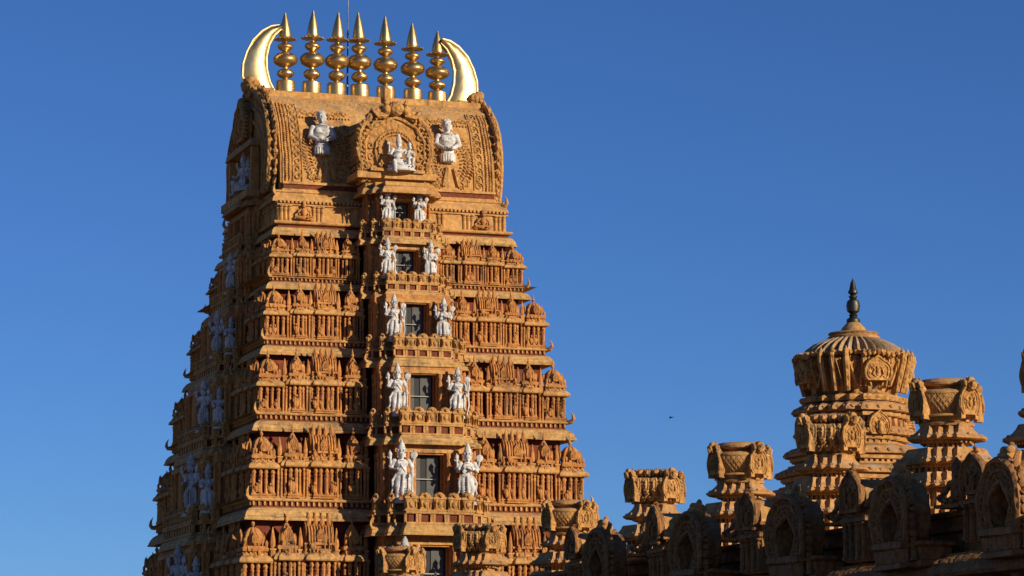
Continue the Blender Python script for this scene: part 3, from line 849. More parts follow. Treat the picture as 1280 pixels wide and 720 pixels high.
def face(mb, x, y, z, k=1.):
    mb.blob((x, y, z), (.125*k, .14*k, .17*k), 0, 2)
    mb.blob((x, y-.13*k, z-.01*k), (.025*k, .035*k, .045*k)); mb.blob((x, y-.105*k, z-.085*k), (.05*k, .035*k, .02*k))
    mb.blob((x, y-.1*k, z-.14*k), (.05*k, .045*k, .04*k))
    for q in (-1, 1):
        mb.blob((x+q*.05*k, y-.115*k, z+.025*k), (.028*k, .02*k, .014*k)); mb.blob((x+q*.05*k, y-.115*k, z+.055*k), (.04*k, .025*k, .012*k))
        mb.blob((x+q*.13*k, y, z-.01*k), (.025*k, .04*k, .06*k)); mb.blob((x+q*.135*k, y, z-.1*k), (.035*k, .035*k, .04*k))
def standing(variant):
    """2.2 m tall four-armed figure, front -y, weight on one leg"""
    mb = MB(); b = 1 if variant in ('club', 'bow') else -1
    hip = .04*b
    # legs under a close wrapped cloth, feet on the plinth
    for q in (-1, 1):
        kx = q*.13+hip*.5; fx = q*.14
        bend = .05 if q == -b else 0
        limb(mb, [(q*.115+hip, 0, .92), (kx+bend*q, -.05-bend, .52), (fx, .0, .1)], [.15, .105, .065])
        mb.blob((fx+q*.02, -.09, .05), (.065, .15, .05), 0, 2)
        for t in range(5): mb.blob((fx+q*.02-.05+.025*t, -.225, .03), (.018, .03, .02))
        for zz in (.13, .2): mb.tube([(fx+.085*math.cos(R(45*a)), .085*math.sin(R(45*a)), zz) for a in range(8)], .022, 5, closed=True)
        for t in range(6):      # folds
            zz = .3+.1*t; mb.tube([(kx*.98+.13*math.cos(R(200+28*a))*(1+.03*t), -.02+.13*math.sin(R(200+28*a)), zz-.02*abs(a-2.5)) for a in range(6)], .018, 5)
    mb.blob((hip, 0, .98), (.25, .17, .17), 0, 2)
    mb.blob((hip*.4, -.01, 1.18), (.18, .135, .2), 0, 2)
    mb.blob((0, -.01, 1.4), (.24, .16, .2), 0, 2)
    mb.blob((-.1, -.1, 1.42), (.1, .08, .09), 0, 2); mb.blob((.1, -.1, 1.42), (.1, .08, .09), 0, 2)
    mb.tube([(.235*math.cos(R(30*a))+hip, .16*math.sin(R(30*a)), 1.0) for a in range(12)], .035, 6, closed=True)
    # central pleat and side sash
    mb.tube([(hip, -.17, 1.0), (hip*.7, -.2, .7), (0, -.18, .35), (0, -.15, .2)], [.05, .06, .07, .04], 8)
    for q in (-1, 1): mb.tube([(q*.24+hip, -.05, 1.0), (q*.33, -.04, .75), (q*.3, -.02, .45), (q*.36, 0, .3)], [.04, .05, .05, .03], 8)
    # necklaces and sacred thread
    for r, z0, d in ((.12, 1.56, .05), (.16, 1.5, .1)):
        mb.tube([(r*math.cos(R(180+20*a)), -.06-.12*math.sin(R(20*a)), z0-d*math.sin(R(20*a))) for a in range(10)], .022, 6)
    mb.tube([(-.16, -.13, 1.52), (0, -.18, 1.28), (.15, -.13, 1.05)], .02, 5)
    limb(mb, [(0, 0, 1.52), (0, -.01, 1.66)], [.085, .075])
    face(mb, 0, -.03, 1.76)
    # arms
    for q in (-1, 1):
        mb.blob((q*.26, 0, 1.5), (.1, .1, .095), 0, 2)
        if q == b and variant in ('club', 'bow', 'staff'): low = [(q*.27, -.02, 1.48), (q*.38, -.05, 1.2), (q*.33, -.24, 1.06)]
        elif variant == 'lotus': low = [(q*.27, -.02, 1.48), (q*.36, -.02, 1.2), (q*.2, -.24, 1.28)]
        else: low = [(q*.27, -.02, 1.48), (q*.36, .02, 1.22), (q*.22, -.2, 1.18)]
        limb(mb, low, [.08, .065, .05])
        d = Vector(low[2])-Vector(low[1]); hand(mb, low[2], d if q != b else (0, -.3, -.5), (0, -1, .3))
        for t in (.3, 1.85):
            i = int(t); p = Vector(low[i]).lerp(Vector(low[min(i+1, 2)]), t-i) if i < 2 else Vector(low[2])
            mb.blob(tuple(p), (.09, .09, .035))
        upa = [(q*.25, .04, 1.5), (q*.41, .03, 1.3), (q*.41, -.08, 1.54)]
        limb(mb, upa, [.07, .06, .045]); hand(mb, upa[2], (q*.1, -.1, .9), (0, -1, 0))
    body = fuse(mb, .0165, WHITE)
    # crown
    cr = MB(); cr.lathe([(.155,1.84),(.165,1.87),(.15,1.9),(.16,1.95),(.13,2.0),(.14,2.04),(.105,2.1),(.11,2.14),(.07,2.2),(.05,2.25),(.06,2.28),(0,2.34)], 16, (0,-.02,0), 0, 8, .06)
    for a in range(10): cr.blob((.165*math.cos(R(36*a)), -.02+.165*math.sin(R(36*a)), 1.9), (.035,.035,.05))
    # held things
    h1 = MB(); q = b
    if variant == 'club':
        h1.lathe([(.10,0),(.13,.08),(.12,.22),(.06,.3),(.035,.36),(.03,.85),(.055,.9),(.05,.96),(.0,1.0)], 12, (q*.34,-.3,.03), 0, 6, .1)
    elif variant == 'staff':
        h1.lathe([(.04,0),(.035,1.4),(.08,1.45),(.09,1.52),(.03,1.6),(0,1.75)], 10, (q*.36,-.31,.03))
    elif variant == 'bow':
        h1.tube([(q*.34,-.3,.05),(q*.42,-.32,.5),(q*.38,-.3,1.0),(q*.44,-.3,1.4),(q*.4,-.28,1.75)], [.025,.035,.04,.035,.02], 8)
    else:
        h1.blob((-.2,-.33,1.36), (.07,.06,.1), 0, 2); h1.tube([(-.2,-.32,1.36),(-.22,-.28,1.1)], .02, 6)
    h2 = MB(); h2.lathe([(.0,-.02),(.1,-.02),(.13,.0),(.1,.02),(0,.02)], 14)
    h2.v = [(x+.43, z-.1, y+1.74) for x, y, z in h2.v]; h2.blob((.43,-.1,1.9),(.03,.03,.05)); h2.blob((.43,-.1,1.58),(.025,.025,.04))
    h3 = MB(); h3.lathe([(.02,0),(.06,.05),(.085,.12),(.06,.19),(.03,.23),(.0,.3)], 12, (-.43,-.1,1.62))
    pl = MB(); pl.lathe([(.36,-.12),(.38,-.08),(.33,-.05),(.36,0),(.34,.01)], 20)
    return [('body', body), ('crown', cr), ('club' if variant == 'club' else 'staff' if variant == 'staff' else 'bow' if variant == 'bow' else 'lotus_bud', h1), ('discus', h2), ('conch', h3), ('pedestal', pl)]
def assemble(kind_parts, label, cat, group, loc, rz, scale, name='white_statue'):
    r = empty(name, loc, rz, label, cat, group); r.scale = (scale,)*3
    for nm, m in kind_parts:
        if isinstance(m, MB): m.build(nm, [WHITE], r, jit=.006, jscale=8.)
        else: part(nm, m, r)
    return r
ST = {}
def statue(variant, label, group, u, v, z, rz, height):
    s = height/2.34
    if variant not in ST:
        r = assemble(standing(variant), label, 'statue', group, (0,0,0), 0, 1); ST[variant] = r
    else: r = copy_tree(ST[variant]); tag(r, label, 'statue', group)
    r.location = tower_pt(u, v, z); r.rotation_euler = (0, 0, YAW+rz); r.scale = (s*1.08, s*1.08, s)
    return r
GRP = 'white statues flanking the tower doorways'
ords = ['uppermost doorway, under the seated pair', 'second doorway from the top', 'third doorway from the top', 'fourth doorway from the top', 'fifth doorway from the top', 'lowest doorway, partly behind a roof turret']
SU = [.77, 1.03, 1.17, 1.40, 1.52, 1.6]
SHT = [1.72, 1.85, 2.12, 2.32, 2.72, 2.8]
VL = ['club', 'club', 'bow', 'club', 'club', 'club']; VR = ['lotus', 'staff', 'lotus', 'bow', 'lotus', 'staff']
for k in range(6):
    h = CA[k]/7.6; s = (CZ[k-1]-CZ[k])/3.59 if k else .72
    zf = CZ[k]-.64*s+1.40*s
    v = -(CB[k]+1.62*h)
    statue(VL[k], 'white crowned statue left of the '+ords[k], GRP, -SU[k], v, zf, R(random.uniform(-6,6)), SHT[k])
    statue(VR[k], 'white crowned statue right of the '+ords[k], GRP, SU[k], v, zf, R(random.uniform(-4,8)), SHT[k]*.97)

def seated_pair():
    mb = MB()
    # main figure: one leg folded, one hanging
    mb.blob((0,0,.62),(.34,.26,.2),0,2); mb.blob((0,.02,.95),(.22,.17,.28),0,2); mb.blob((0,.0,1.22),(.28,.18,.18),0,2)
    limb(mb, [(-.15,-.05,.6),(-.32,-.42,.62),(-.28,-.42,.1)], [.16,.13,.085]); mb.blob((-.28,-.52,.03),(.075,.17,.06),0,2)
    limb(mb, [(.15,-.05,.58),(.48,-.3,.6),(.08,-.42,.5)], [.16,.13,.09]); mb.blob((-.02,-.45,.48),(.13,.08,.07),0,2)
    limb(mb, [(0,0,1.3),(0,-.02,1.45)], [.09,.08]); face(mb, 0,-.04,1.58, 1.05)
    for q in (-1,1):
        a = [(q*.3,0,1.3),(q*.44,-.05,1.0),(q*.34,-.32,.9)]; limb(mb, a, [.09,.075,.055]); hand(mb, a[2], (0,-.6,.3) , (0,-.3,1))
        a = [(q*.28,.05,1.32),(q*.5,.05,1.2),(q*.52,-.06,1.48)]; limb(mb, a, [.08,.065,.05]); hand(mb, a[2], (q*.05,-.1,.9), (0,-1,0))
    for r, z0, d in ((.13,1.36,.06),(.18,1.3,.12)):
        mb.tube([(r*math.cos(R(180+20*a)), -.06-.14*math.sin(R(20*a)), z0-d*math.sin(R(20*a))) for a in range(10)], .025, 6)
    mb.tube([(.26*math.cos(R(30*a)),.2*math.sin(R(30*a)),.76) for a in range(12)], .04, 6, closed=True)
    # smaller consort on the thigh
    m2 = MB(); x = .56
    m2.blob((x,-.16,.82),(.2,.18,.15),0,2); m2.blob((x,-.12,1.02),(.13,.12,.2),0,2); m2.blob((x,-.13,1.18),(.17,.12,.11),0,2)
    for q in (-1,1):
        m2.blob((x+q*.07,-.23,1.14),.065,0,2)
        limb(m2, [(x+q*.09,-.2,.8),(x+q*.12,-.42,.78),(x+q*.1,-.4,.42)], [.095,.08,.055]); m2.blob((x+q*.1,-.46,.38),(.045,.1,.04),0,2)
        a = [(x+q*.18,-.12,1.2),(x+q*.26,-.16,1.02),(x+q*.15,-.3,1.02)]; limb(m2, a, [.055,.045,.035]); hand(m2, a[2], (0,-.5,.5), (0,0,1), .7)
    limb(m2, [(x,-.12,1.25),(x,-.13,1.34)], [.055,.05]); face(m2, x,-.15,1.43,.72); m2.blob((x,-.02,1.5),(.1,.09,.1),0,2)
    c = MB(); c.lathe([(.165,1.66),(.175,1.7),(.15,1.74),(.16,1.8),(.12,1.88),(.13,1.92),(.08,2.0),(.05,2.06),(.06,2.09),(0,2.16)], 16, (0,-.03,0), 0, 8, .06)
    c2 = MB(); c2.lathe([(.1,1.53),(.105,1.56),(.07,1.62),(.03,1.68),(0,1.72)], 12, (x,-.13,0))
    p = MB(); p.lathe([(.75,.18),(.78,.25),(.68,.32),(.74,.42),(.7,.46)], 20, (.15,-.05,0), sy=.62)
    return [('body', fuse(mb,.0185,WHITE)), ('consort', fuse(m2,.0165,WHITE)), ('crown', c), ('consort_crown', c2), ('seat', p)]
SP = seated_pair()
pair = assemble(SP, 'white seated crowned statue with small consort in the central arch of the vault', 'statue', 'white seated statues on the tower', tower_pt(-.2,-7.1,25.72+EYE), YAW, .9)
pair2 = copy_tree(pair); pair2.location = tower_pt(-6.05,-.7,25.45+EYE); pair2.rotation_euler = (0,0,YAW-math.pi/2+R(20)); pair2.scale = (1.0,)*3
tag(pair2, 'white seated statue in the shaded left end gable of the vaulted roof', 'statue', 'white seated statues on the tower')
def bust():
    mb = MB()
    mb.blob((0,0,.22),(.36,.26,.22),0,2); mb.blob((0,-.02,.55),(.33,.25,.36),0,2); mb.blob((0,0,1.05),(.42,.28,.32),0,2)
    mb.blob((-.17,-.2,1.08),(.19,.12,.16),0,2); mb.blob((.17,-.2,1.08),(.19,.12,.16),0,2)
    mb.tube([(.37*math.cos(R(30*a)),.27*math.sin(R(30*a)),.36) for a in range(12)], .05, 6, closed=True)
    for a in range(9): mb.tube([(.36*math.cos(R(190+20*a)),.27*math.sin(R(190+20*a)),.3),(.34*math.cos(R(190+20*a)),.27*math.sin(R(190+20*a)),.02)], .04, 5)
    limb(mb, [(0,0,1.28),(0,-.03,1.5)], [.15,.14]); face(mb, 0,-.05,1.72,1.6)
    for a in range(26):
        t = random.uniform(0,6.28); e = random.uniform(.1,1.4)
        mb.blob((.22*math.cos(t)*math.cos(e), .06+.2*math.sin(t)*math.cos(e), 1.82+.2*math.sin(e)), .075)
    for q in (-1,1):
        a = [(q*.43,0,1.22),(q*.55,-.08,.84),(q*.24,-.38,.6)]; limb(mb, a, [.16,.135,.09]); hand(mb, a[2], (-q*.5,-.3,.0), (0,0,1), 1.5)
        mb.blob((q*.5,-.04,1.05),(.17,.16,.05)); mb.blob((q*.34,-.3,.67),(.1,.1,.1))
    for r, z0, d in ((.2,1.4,.1),(.27,1.34,.2),(.3,1.3,.36)):
        mb.tube([(r*math.cos(R(180+20*a)), -.08-.2*math.sin(R(20*a)), z0-d*math.sin(R(20*a))) for a in range(10)], .035, 6)
    return [('body', fuse(mb,.024,WHITE))]
B1 = assemble(bust(), 'large white half-length figure on the left part of the sunlit vaulted roof', 'statue', 'white half figures on the vaulted roof', tower_pt(-3.25,-4.72,26.85+EYE), YAW, 1.1)
B1.rotation_euler = (R(-9), 0, YAW-R(8)); B1.scale = (1.0, 1.0, 1.1)
B2 = copy_tree(B1); B2.location = tower_pt(2.9,-4.72,26.82+EYE); tag(B2, 'large white half-length figure on the right part of the sunlit vaulted roof', 'statue', 'white half figures on the vaulted roof')
# statues on the shaded left side
for k, txt in ((1, 'second'), (2, 'third'), (3, 'fourth'), (4, 'fifth'), (5, 'lowest')):
    h = CA[k]/7.6; s = (CZ[k-1]-CZ[k])/3.59; zf = CZ[k]-.64*s+1.36*s
    statue('club', 'shaded white statue on the left side, %s tier%s, nearer the outline' % (txt, '' if k == 5 else ' from the top'), 'white statues on the shaded left side', -(CA[k]+.45*h), -.17*CB[k], zf, -math.pi/2+R(25), SHT[k]*1.05)
    if k >= 2:
        statue('lotus', 'shaded white statue on the left side, %s tier%s, nearer the lit front' % (txt, '' if k == 5 else ' from the top'), 'white statues on the shaded left side', -(CA[k]+.15*h), -.37*CB[k], zf, -math.pi/2+R(55), SHT[k]*.82)

# ================================================================== FOREGROUND: temple hall with parapet, turrets, domed shrine
ROW = .3226; KROW = 37.2
TANY = math.tan(YAW)
def on_line(K, px):                   # a point of the line x + ROW*y = K in the direction of picture column px
    t = (px-640)/F_PX / math.cos(PITCH)
    y = K/(t+ROW); return Vector((t*y, y, 0))
# --- hall body: the edge line runs along the grid
HP = on_line(KROW-1.3, 1180)          # a point on the hall's left wall plane
LEDGE = 5.45+EYE
def hall_T(): return Matrix.Translation(HP) @ Matrix.Rotation(YAW, 4, 'Z')      # local: y along the row (away), x to the right
hall = empty('temple_hall', HP, YAW, 'long shaded temple hall with a pillared ledge, running from right foreground to the tower', 'temple hall')
hm = MB()
Y0h, Y1h = -22, 50
hm.box(0, 30, Y0h, Y1h, 0, LEDGE-.55)
hm.build('wall', [SHADE_DARK], hall, jit=0)
hm = MB()
hm.sweep([(-.15,Y0h),(30.2,Y0h),(30.2,Y1h),(-.15,Y1h)], [(-.2,LEDGE-.55),(.0,LEDGE-.5),(.0,LEDGE-.38),(-.12,LEDGE-.36),(-.12,LEDGE-.16),(.02,LEDGE-.14),(.06,LEDGE-.05),(.02,LEDGE),(-.2,LEDGE+.005)])
hm.build('roof_ledge', [SHADE_DARK], hall, jit=0.0)
hm = MB()
hm.sweep([(-1.1,Y0h),(.02,Y0h),(.02,Y1h),(-1.1,Y1h)], [(-.3,LEDGE-1.75),(.0,LEDGE-1.7),(.06,LEDGE-1.62),(0,LEDGE-1.5),(-.2,LEDGE-1.28),(-.5,LEDGE-1.16),(-.52,LEDGE-1.1)])
hm.build('eave', [SHADE_DARK], hall)
hm = MB()
for i in range(52):
    y = Y0h+.5+i*1.38
    hm.box(-.75, .01, y-.16, y+.16, 0, LEDGE-1.72)
pm = hm.build('pilaster_row', [SHADE_DARK], hall, jit=.01)
# --- niches, gable blocks and posts standing along the parapet (each a thing)
def make_niche():
    mb = MB(); mb.T = Matrix.Rotation(-math.pi/2, 4, 'Z')      # front -y turns to -x (outwards, left)
    # local before turning: x along the parapet, front -y
    mb.sweep([(-1.5,.3),(-1.5,-.6),(-1.0,-.6),(-1.0,-.95),(1.0,-.95),(1.0,-.6),(1.5,-.6),(1.5,.3)], [(0,-1.15),(.1,-1.1),(.1,-.95),(0,-.9),(0,-.5),(.12,-.45),(.1,-.3),(0,-.25)], 0)
    cz = .45
    def arch(rad, jamb, foot, bulge, k=8, m=22):
        L = [(jamb, foot+(cz+rad*math.sin(R(bulge))-foot)*i/k) for i in range(k)]
        L += [(rad*math.cos(R(bulge+(180-2*bulge)*i/m)), cz+rad*math.sin(R(bulge+(180-2*bulge)*i/m))) for i in range(m+1)]
        return L + [(-x, z) for x, z in reversed(L[:k])]
    outp = arch(1.3, 1.0, -.95, -32); inp = arch(.6, .52, -.9, -12)
    # arch slab with an opening: ring of quads front and back
    n = len(outp); y0, y1 = -.85, -.2
    vs = [(x,y0,z) for x,z in outp]+[(x,y0,z) for x,z in inp]+[(x,y1,z) for x,z in outp]+[(x,y1,z) for x,z in inp]
    fs = []
    for i in range(n-1):
        fs += [(i,i+1,n+i+1,n+i)[::-1], (2*n+i,2*n+i+1,3*n+i+1,3*n+i), (i,i+1,2*n+i+1,2*n+i), (n+i,n+i+1,3*n+i+1,3*n+i)[::-1]]
    fs += [(0,n,3*n,2*n), (n-1,2*n-1,4*n-1,3*n-1)]
    mb.add(vs, fs, 0)
    def between(t): return [(xi+(xo-xi)*t, y0-.03, zi+(zo-zi)*t) for (xo, zo), (xi, zi) in zip(outp, inp)]
    for t, r_ in ((1., .10), (.62, .06), (.12, .07)): mb.tube(between(t), r_, 6, 0)
    rg = random.Random(5)
    for t, r_ in ((.82, .10), (.38, .09)):
        for i, (x, y, z) in enumerate(between(t)): mb.blob((x+rg.uniform(-.05,.05), y, z+rg.uniform(-.05,.05)), (r_*rg.uniform(.6,1.2), .08, r_*rg.uniform(.6,1.2)), 0)
    for i, (x, z) in enumerate(outp):
        v = Vector((x, z-cz)).normalized()
        if z > -.1: mb.blob((x+v.x*.06, -.72, z+v.y*.06), (.11*rg.uniform(.7,1.3), .12, .14*rg.uniform(.7,1.3)), 0)
    return mb
def make_niche_parts(root):
    make_niche().build('arch', [SHADE_DARK], root, jit=.08, jscale=2.2)
    mb = MB(); mb.T = Matrix.Rotation(-math.pi/2, 4, 'Z')
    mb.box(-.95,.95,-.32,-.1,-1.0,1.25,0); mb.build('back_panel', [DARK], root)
    mb = MB(); mb.T = Matrix.Rotation(-math.pi/2, 4, 'Z')
    for sx in (-1,1):
        for xx, yy in ((.8,-.85),(1.2,-.68)):
            mb = MB(); mb.T = Matrix.Rotation(-math.pi/2, 4, 'Z'); mb.column(sx*xx,yy,-.9,-.05,.1,0)
            mb.build('pillar', [SHADE_DARK], root, jit=.01)
    mb = MB(); mb.T = Matrix.Rotation(-math.pi/2, 4, 'Z')
    mb.T = mb.T @ Matrix.Translation((0,0,.12)); mb.blob((0,-.55,1.72),(.3,.3,.26),0,2); mb.blob((0,-.75,1.68),(.12,.14,.1),0,2)
    for sx in (-1,1):
        mb.blob((sx*.2,-.6,1.95),(.1,.14,.14),0,2); mb.tube([(sx*.2,-.55,1.6),(sx*.5,-.6,1.55),(sx*.62,-.55,1.85),(sx*.45,-.55,1.95)],[.12,.11,.08,.03],6,0)
    mb.blob((0,-.5,2.05),(.1,.1,.16),0,2)
    mb.build('mask_crest', [GREYED], root, jit=.03, jscale=4.)
nx = [1283, 1145, 1012, 887, 775]
ntxt = ['horseshoe-arched niche at the right picture edge', 'horseshoe-arched niche with a dark opening, under the largest lattice turret', 'horseshoe-arched niche with dark opening in front of the domed shrine', 'shaded horseshoe-arched niche at the foot of the lattice turret left of the shrine', 'leftmost horseshoe-arched niche at the foot of the ribbed turret beside the tower']
n0 = None
for px, t in zip(nx, ntxt):
    p = on_line(KROW-1.95, px)
    if n0 is None: n0 = empty('arched_niche', p, YAW); make_niche_parts(n0); o = n0
    else: o = copy_tree(n0)
    k_ = random.uniform(.88, 1.06); o.location = (p.x, p.y, LEDGE-.55); o.scale = (.9, .9*k_, .80*random.uniform(.9, 1.14)); o.rotation_euler = (0, R(random.uniform(-2,2)), YAW+R(random.uniform(-4,4)))
    tag(o, t, 'niche', 'arched niches along the hall parapet')
def make_block(root):
    T = Matrix.Rotation(-math.pi/2, 4, 'Z')
    mb = MB(); mb.T = T
    p = [(-.8,.5),(-.8,-.45),(.8,-.45),(.8,.5)]
    mb.sweep(p, [(0,-1.2),(0,-.05),(.1,-.02),(.12,.06),(.05,.14),(-.05,.16),(-.05,.34),(.06,.36),(.08,.44),(0,.48)], 0)
    for x in (-.66,-.24,.24,.66): mb.column(x,-.48,-1.15,-.05,.085,0)
    mb.build('base', [SHADE_DARK], root, jit=.02)
    mb = MB(); mb.T = T
    arc = [(.8*math.cos(R(a)), .46+.78*max(0,math.sin(R(a)))) for a in range(-0,181,12)]
    mb.prism(arc[::-1], -.45, .62, 0)
    mb.build('rounded_roof', [OCHRE], root, jit=.03)
    mb = MB(); mb.T = T
    gable(mb, 0, .68, .66, -.6, -.42, 0, flames=False, sx=1.08); mb.build('gable', [SHADE_DARK], root, jit=.03, jscale=3.)
bx = [1238, 1085, 955, 838, 735]
btxt = ['small round-roofed parapet block with a sunlit side, right of the largest lattice turret', 'small dark round-roofed block on the parapet below the domed shrine', 'small dark round-roofed parapet block before the lattice turret left of the shrine', 'small dark round-roofed block on the parapet before the ribbed turret', 'leftmost small round-roofed parapet block, beside the lattice turret against the tower']
b0 = None
for px, t in zip(bx, btxt):
    p = on_line(KROW-1.75, px)
    if b0 is None: b0 = empty('parapet_block', p, YAW); make_block(b0); o = b0
    else: o = copy_tree(b0)
    o.location = (p.x, p.y, LEDGE); o.scale = (1.0, .9*random.uniform(.88,1.1), .88*random.uniform(.88,1.12)); o.rotation_euler = (0, 0, YAW+R(random.uniform(-4,4)))
    tag(o, t, 'parapet block', 'round-roofed blocks along the hall parapet')

def guardian():
    mb = MB()
    mb.blob((0,0,.1),(.34,.3,.12),0,2); mb.blob((0,.02,.38),(.2,.17,.26),0,2); mb.blob((0,0,.58),(.25,.17,.14),0,2)
    for q in (-1,1):
        limb(mb, [(q*.12,-.05,.2),(q*.36,-.2,.24),(q*.1,-.3,.17)], [.12,.1,.07])
        a = [(q*.25,0,.6),(q*.36,-.06,.38),(q*.3,-.24,.3)]; limb(mb, a, [.08,.07,.05]); hand(mb, a[2], (0,-.6,-.2), (0,0,1), .9)
    limb(mb, [(0,0,.64),(0,-.01,.76)], [.08,.075]); face(mb, 0,-.02,.86, .95)
    mb.lathe([(.15,.92),(.15,.98),(.1,1.05),(.1,1.09),(.04,1.16),(0,1.22)], 12, (0,-.01,0))
    return fuse(mb, .02, SHADE_DARK)
gm = guardian(); g0 = None
for px, t in ((1192, 'small seated stone figure on the parapet ledge below the largest lattice turret'), (1052, 'small seated stone figure on the parapet ledge below the domed shrine'),
              (922, 'small seated stone figure on the parapet ledge below the lattice turret left of the shrine'), (806, 'small seated stone figure on the parapet ledge below the free-standing ribbed turret')):
    p = on_line(KROW-1.7, px)
    o = empty('seated_figure', (p.x, p.y, LEDGE), YAW-math.pi/2+R(random.uniform(-10, 25)), t, 'carved figure', 'seated stone figures on the parapet'); o.scale = (1.05,)*3
    part('body', gm, o)
    pl = MB(); pl.box(-.42, .42, -.38, .34, 0, .08); pl.build('plinth', [SHADE_DARK], o)
# --- roof turrets
TU = [.36, .57, .77, .95]; TV = [.95, .77, .57, .36]
TP = star(TU, TV)
def perim(poly, step):
    out = []
    for i in range(len(poly)):
        a = Vector(poly[i]); b = Vector(poly[(i+1)%len(poly)]); L = (b-a).length; n = max(1, int(L/step))
        nrm = Vector(((b-a).y, -(b-a).x)).normalized()
        for j in range(n): out.append((a+(b-a)*(j+.5)/n, nrm))
    return out
DRUM = [(-.34,-.02),(-.34,.03),(-.30,.08),(-.19,.2),(-.05,.38),(.03,.56),(.03,.7),(-.04,.8),(-.14,.84)]
def make_turret(root, kind):
    # z = 0 at the foot of the drum; tiers go downwards
    def tier(z, o, hh, mat_wall, plan=TP):
        TP = plan
        mb = MB()
        mb.sweep(TP, [(o-.55,z-.04),(o-.06,z-.04),(o,z),(o+.01,z+.04),(o-.06,z+.08),(o-.17,z+.16),(o-.25,z+.26),(o-.29,z+.36),(o-.31,z+.38)], 0)
        for p_, n_ in perim(offset(TP, o-.02), .5):
            mb.blob((p_.x-n_.x*.06, p_.y-n_.y*.06, z+.07), (.06,.06,.07), 0)
        mb.build('cornice', [GREYED, RED], root, jit=.025, jscale=2.)
        mb = MB()
        mb.sweep(TP, [(o-.42,z-hh),(o-.34,z-hh),(o-.32,z-hh+.06),(o-.40,z-hh+.08),(o-.46,z-.12),(o-.28,z-.11),(o-.24,z-.04),(o-.3,z+.0)], mats=[0,0,0,1,0,0,0])
        for p_, n_ in perim(offset(TP, o-.40), .2):
            mb.box(p_.x-.04, p_.x+.04, p_.y-.04, p_.y+.04, z-hh+.08, z-.10, 0)
        for p_, n_ in perim(offset(TP, o-.24), .12):
            mb.box(p_.x-.03, p_.x+.03, p_.y-.03, p_.y+.03, z-.12, z-.05, 0)
        mb.build('carved_band', [OCHRE, RED], root, jit=.01, jscale=4.)
    ring = [(.97*math.cos(2*math.pi*i/32), .97*math.sin(2*math.pi*i/32)) for i in range(32)]
    tier(-.42, .12, .30, 1); tier(-1.06, .42, .34, 1); tier(-1.70, .64, .36, 1)
    mb = MB(); mb.sweep(TP, [(.7,-4.2),(.7,-2.6),(.85,-2.5),(.8,-2.3),(.55,-2.2),(.45,-2.0),(.45,-1.75),(.2,-2.0)], 0, cap=False); mb.build('base', [OCHRE], root, jit=.02)
    # neck + drum
    P = TP if kind == 'ribbed' else ring
    mb = MB(); mb.sweep(P, [(-.2,-.08),(-.16,-.02),(-.26,.02)], 0)
    mb.sweep(P, DRUM, 0)
    def S(p_, n_, z):
        for (o0,z0),(o1,z1) in zip(DRUM[1:], DRUM[2:]):
            if z0 <= z <= z1:
                o = o0+(o1-o0)*(z-z0)/max(z1-z0,1e-6); return (p_.x+n_.x*o, p_.y+n_.y*o, z)
        return (p_.x, p_.y, z)
    if kind == 'ribbed':
        for p_, n_ in perim(TP, .2):
            mb.tube([S(p_, n_, z) for z in (.1,.2,.3,.45,.6,.7,.79)], [.04,.05,.06,.065,.065,.055,.045], 6, 0)
            for z in (.2,.3,.4,.5,.6,.7):
                q = p_+Vector((-n_.y, n_.x))*.1; mb.blob(S(q, n_, z), (.035,.035,.035), 0)
    else:
        for i in range(40):
            for sg in (-1, 1):
                pa = []
                for j in range(7):
                    z = .18+.53*j/6; t = 2*math.pi*i/40+sg*.075*j
                    n_ = Vector((math.cos(t), math.sin(t))); pa.append(S(n_*.97, n_, z))
                mb.tube(pa, .02, 4, 0)
        mb.sweep(P, [(-.10,.12),(-.02,.14),(-.02,.18),(-.08,.2)], 0, cap=False); mb.sweep(P, [(.0,.7),(.05,.72),(.04,.77),(-.05,.78)], 0, cap=False)
    mb.build('drum', [OCHRE], root, jit=.015, jscale=3.)
    # top: rolled rim
    mb = MB()
    mb.sweep(P, [(-.22,.82),(-.34,.84),(-.34,.92),(-.2,.93),(-.13,.97),(-.12,1.03),(-.2,1.10),(-.34,1.14)], 0)
    if kind == 'ribbed':
        for p_, n_ in perim(offset(TP, -.18), .22): mb.blob((p_.x, p_.y, 1.0), (.08,.08,.12), 0)
    mb.build('rim', [GREYED], root, jit=.02, jscale=3.)
    for a, d, rr in ((0, .95, .38), (math.pi, .95, .38), (math.pi/2, .95, .38), (-math.pi/2, .95, .38)):
        mb = MB(); mb.T = Matrix.Rotation(a, 4, 'Z')
        gable(mb, 0, .46, rr, -d-.13, -d+.1, 0, n=22, sz=1.2, sx=.9, flames=False)
        for q in (-1,1):
            mb.box(q*.25-.07,q*.25+.07,-d-.13,-d+.1,.06,.45,0)
        mb.blob((0,-d-.16,1.0),(.14,.13,.15),0,2); mb.blob((.17,-d-.1,.95),(.1,.12,.13),0); mb.blob((-.17,-d-.1,.95),(.1,.12,.13),0)
        mb.tube([(0,-d-.1,.84),(0,-d-.24,.88),(0,-d-.29,.98),(0,-d-.22,1.03)],[.13,.11,.09,.05],7,0)
        mb.build('gable', [CARVED], root, jit=.025, jscale=5.)
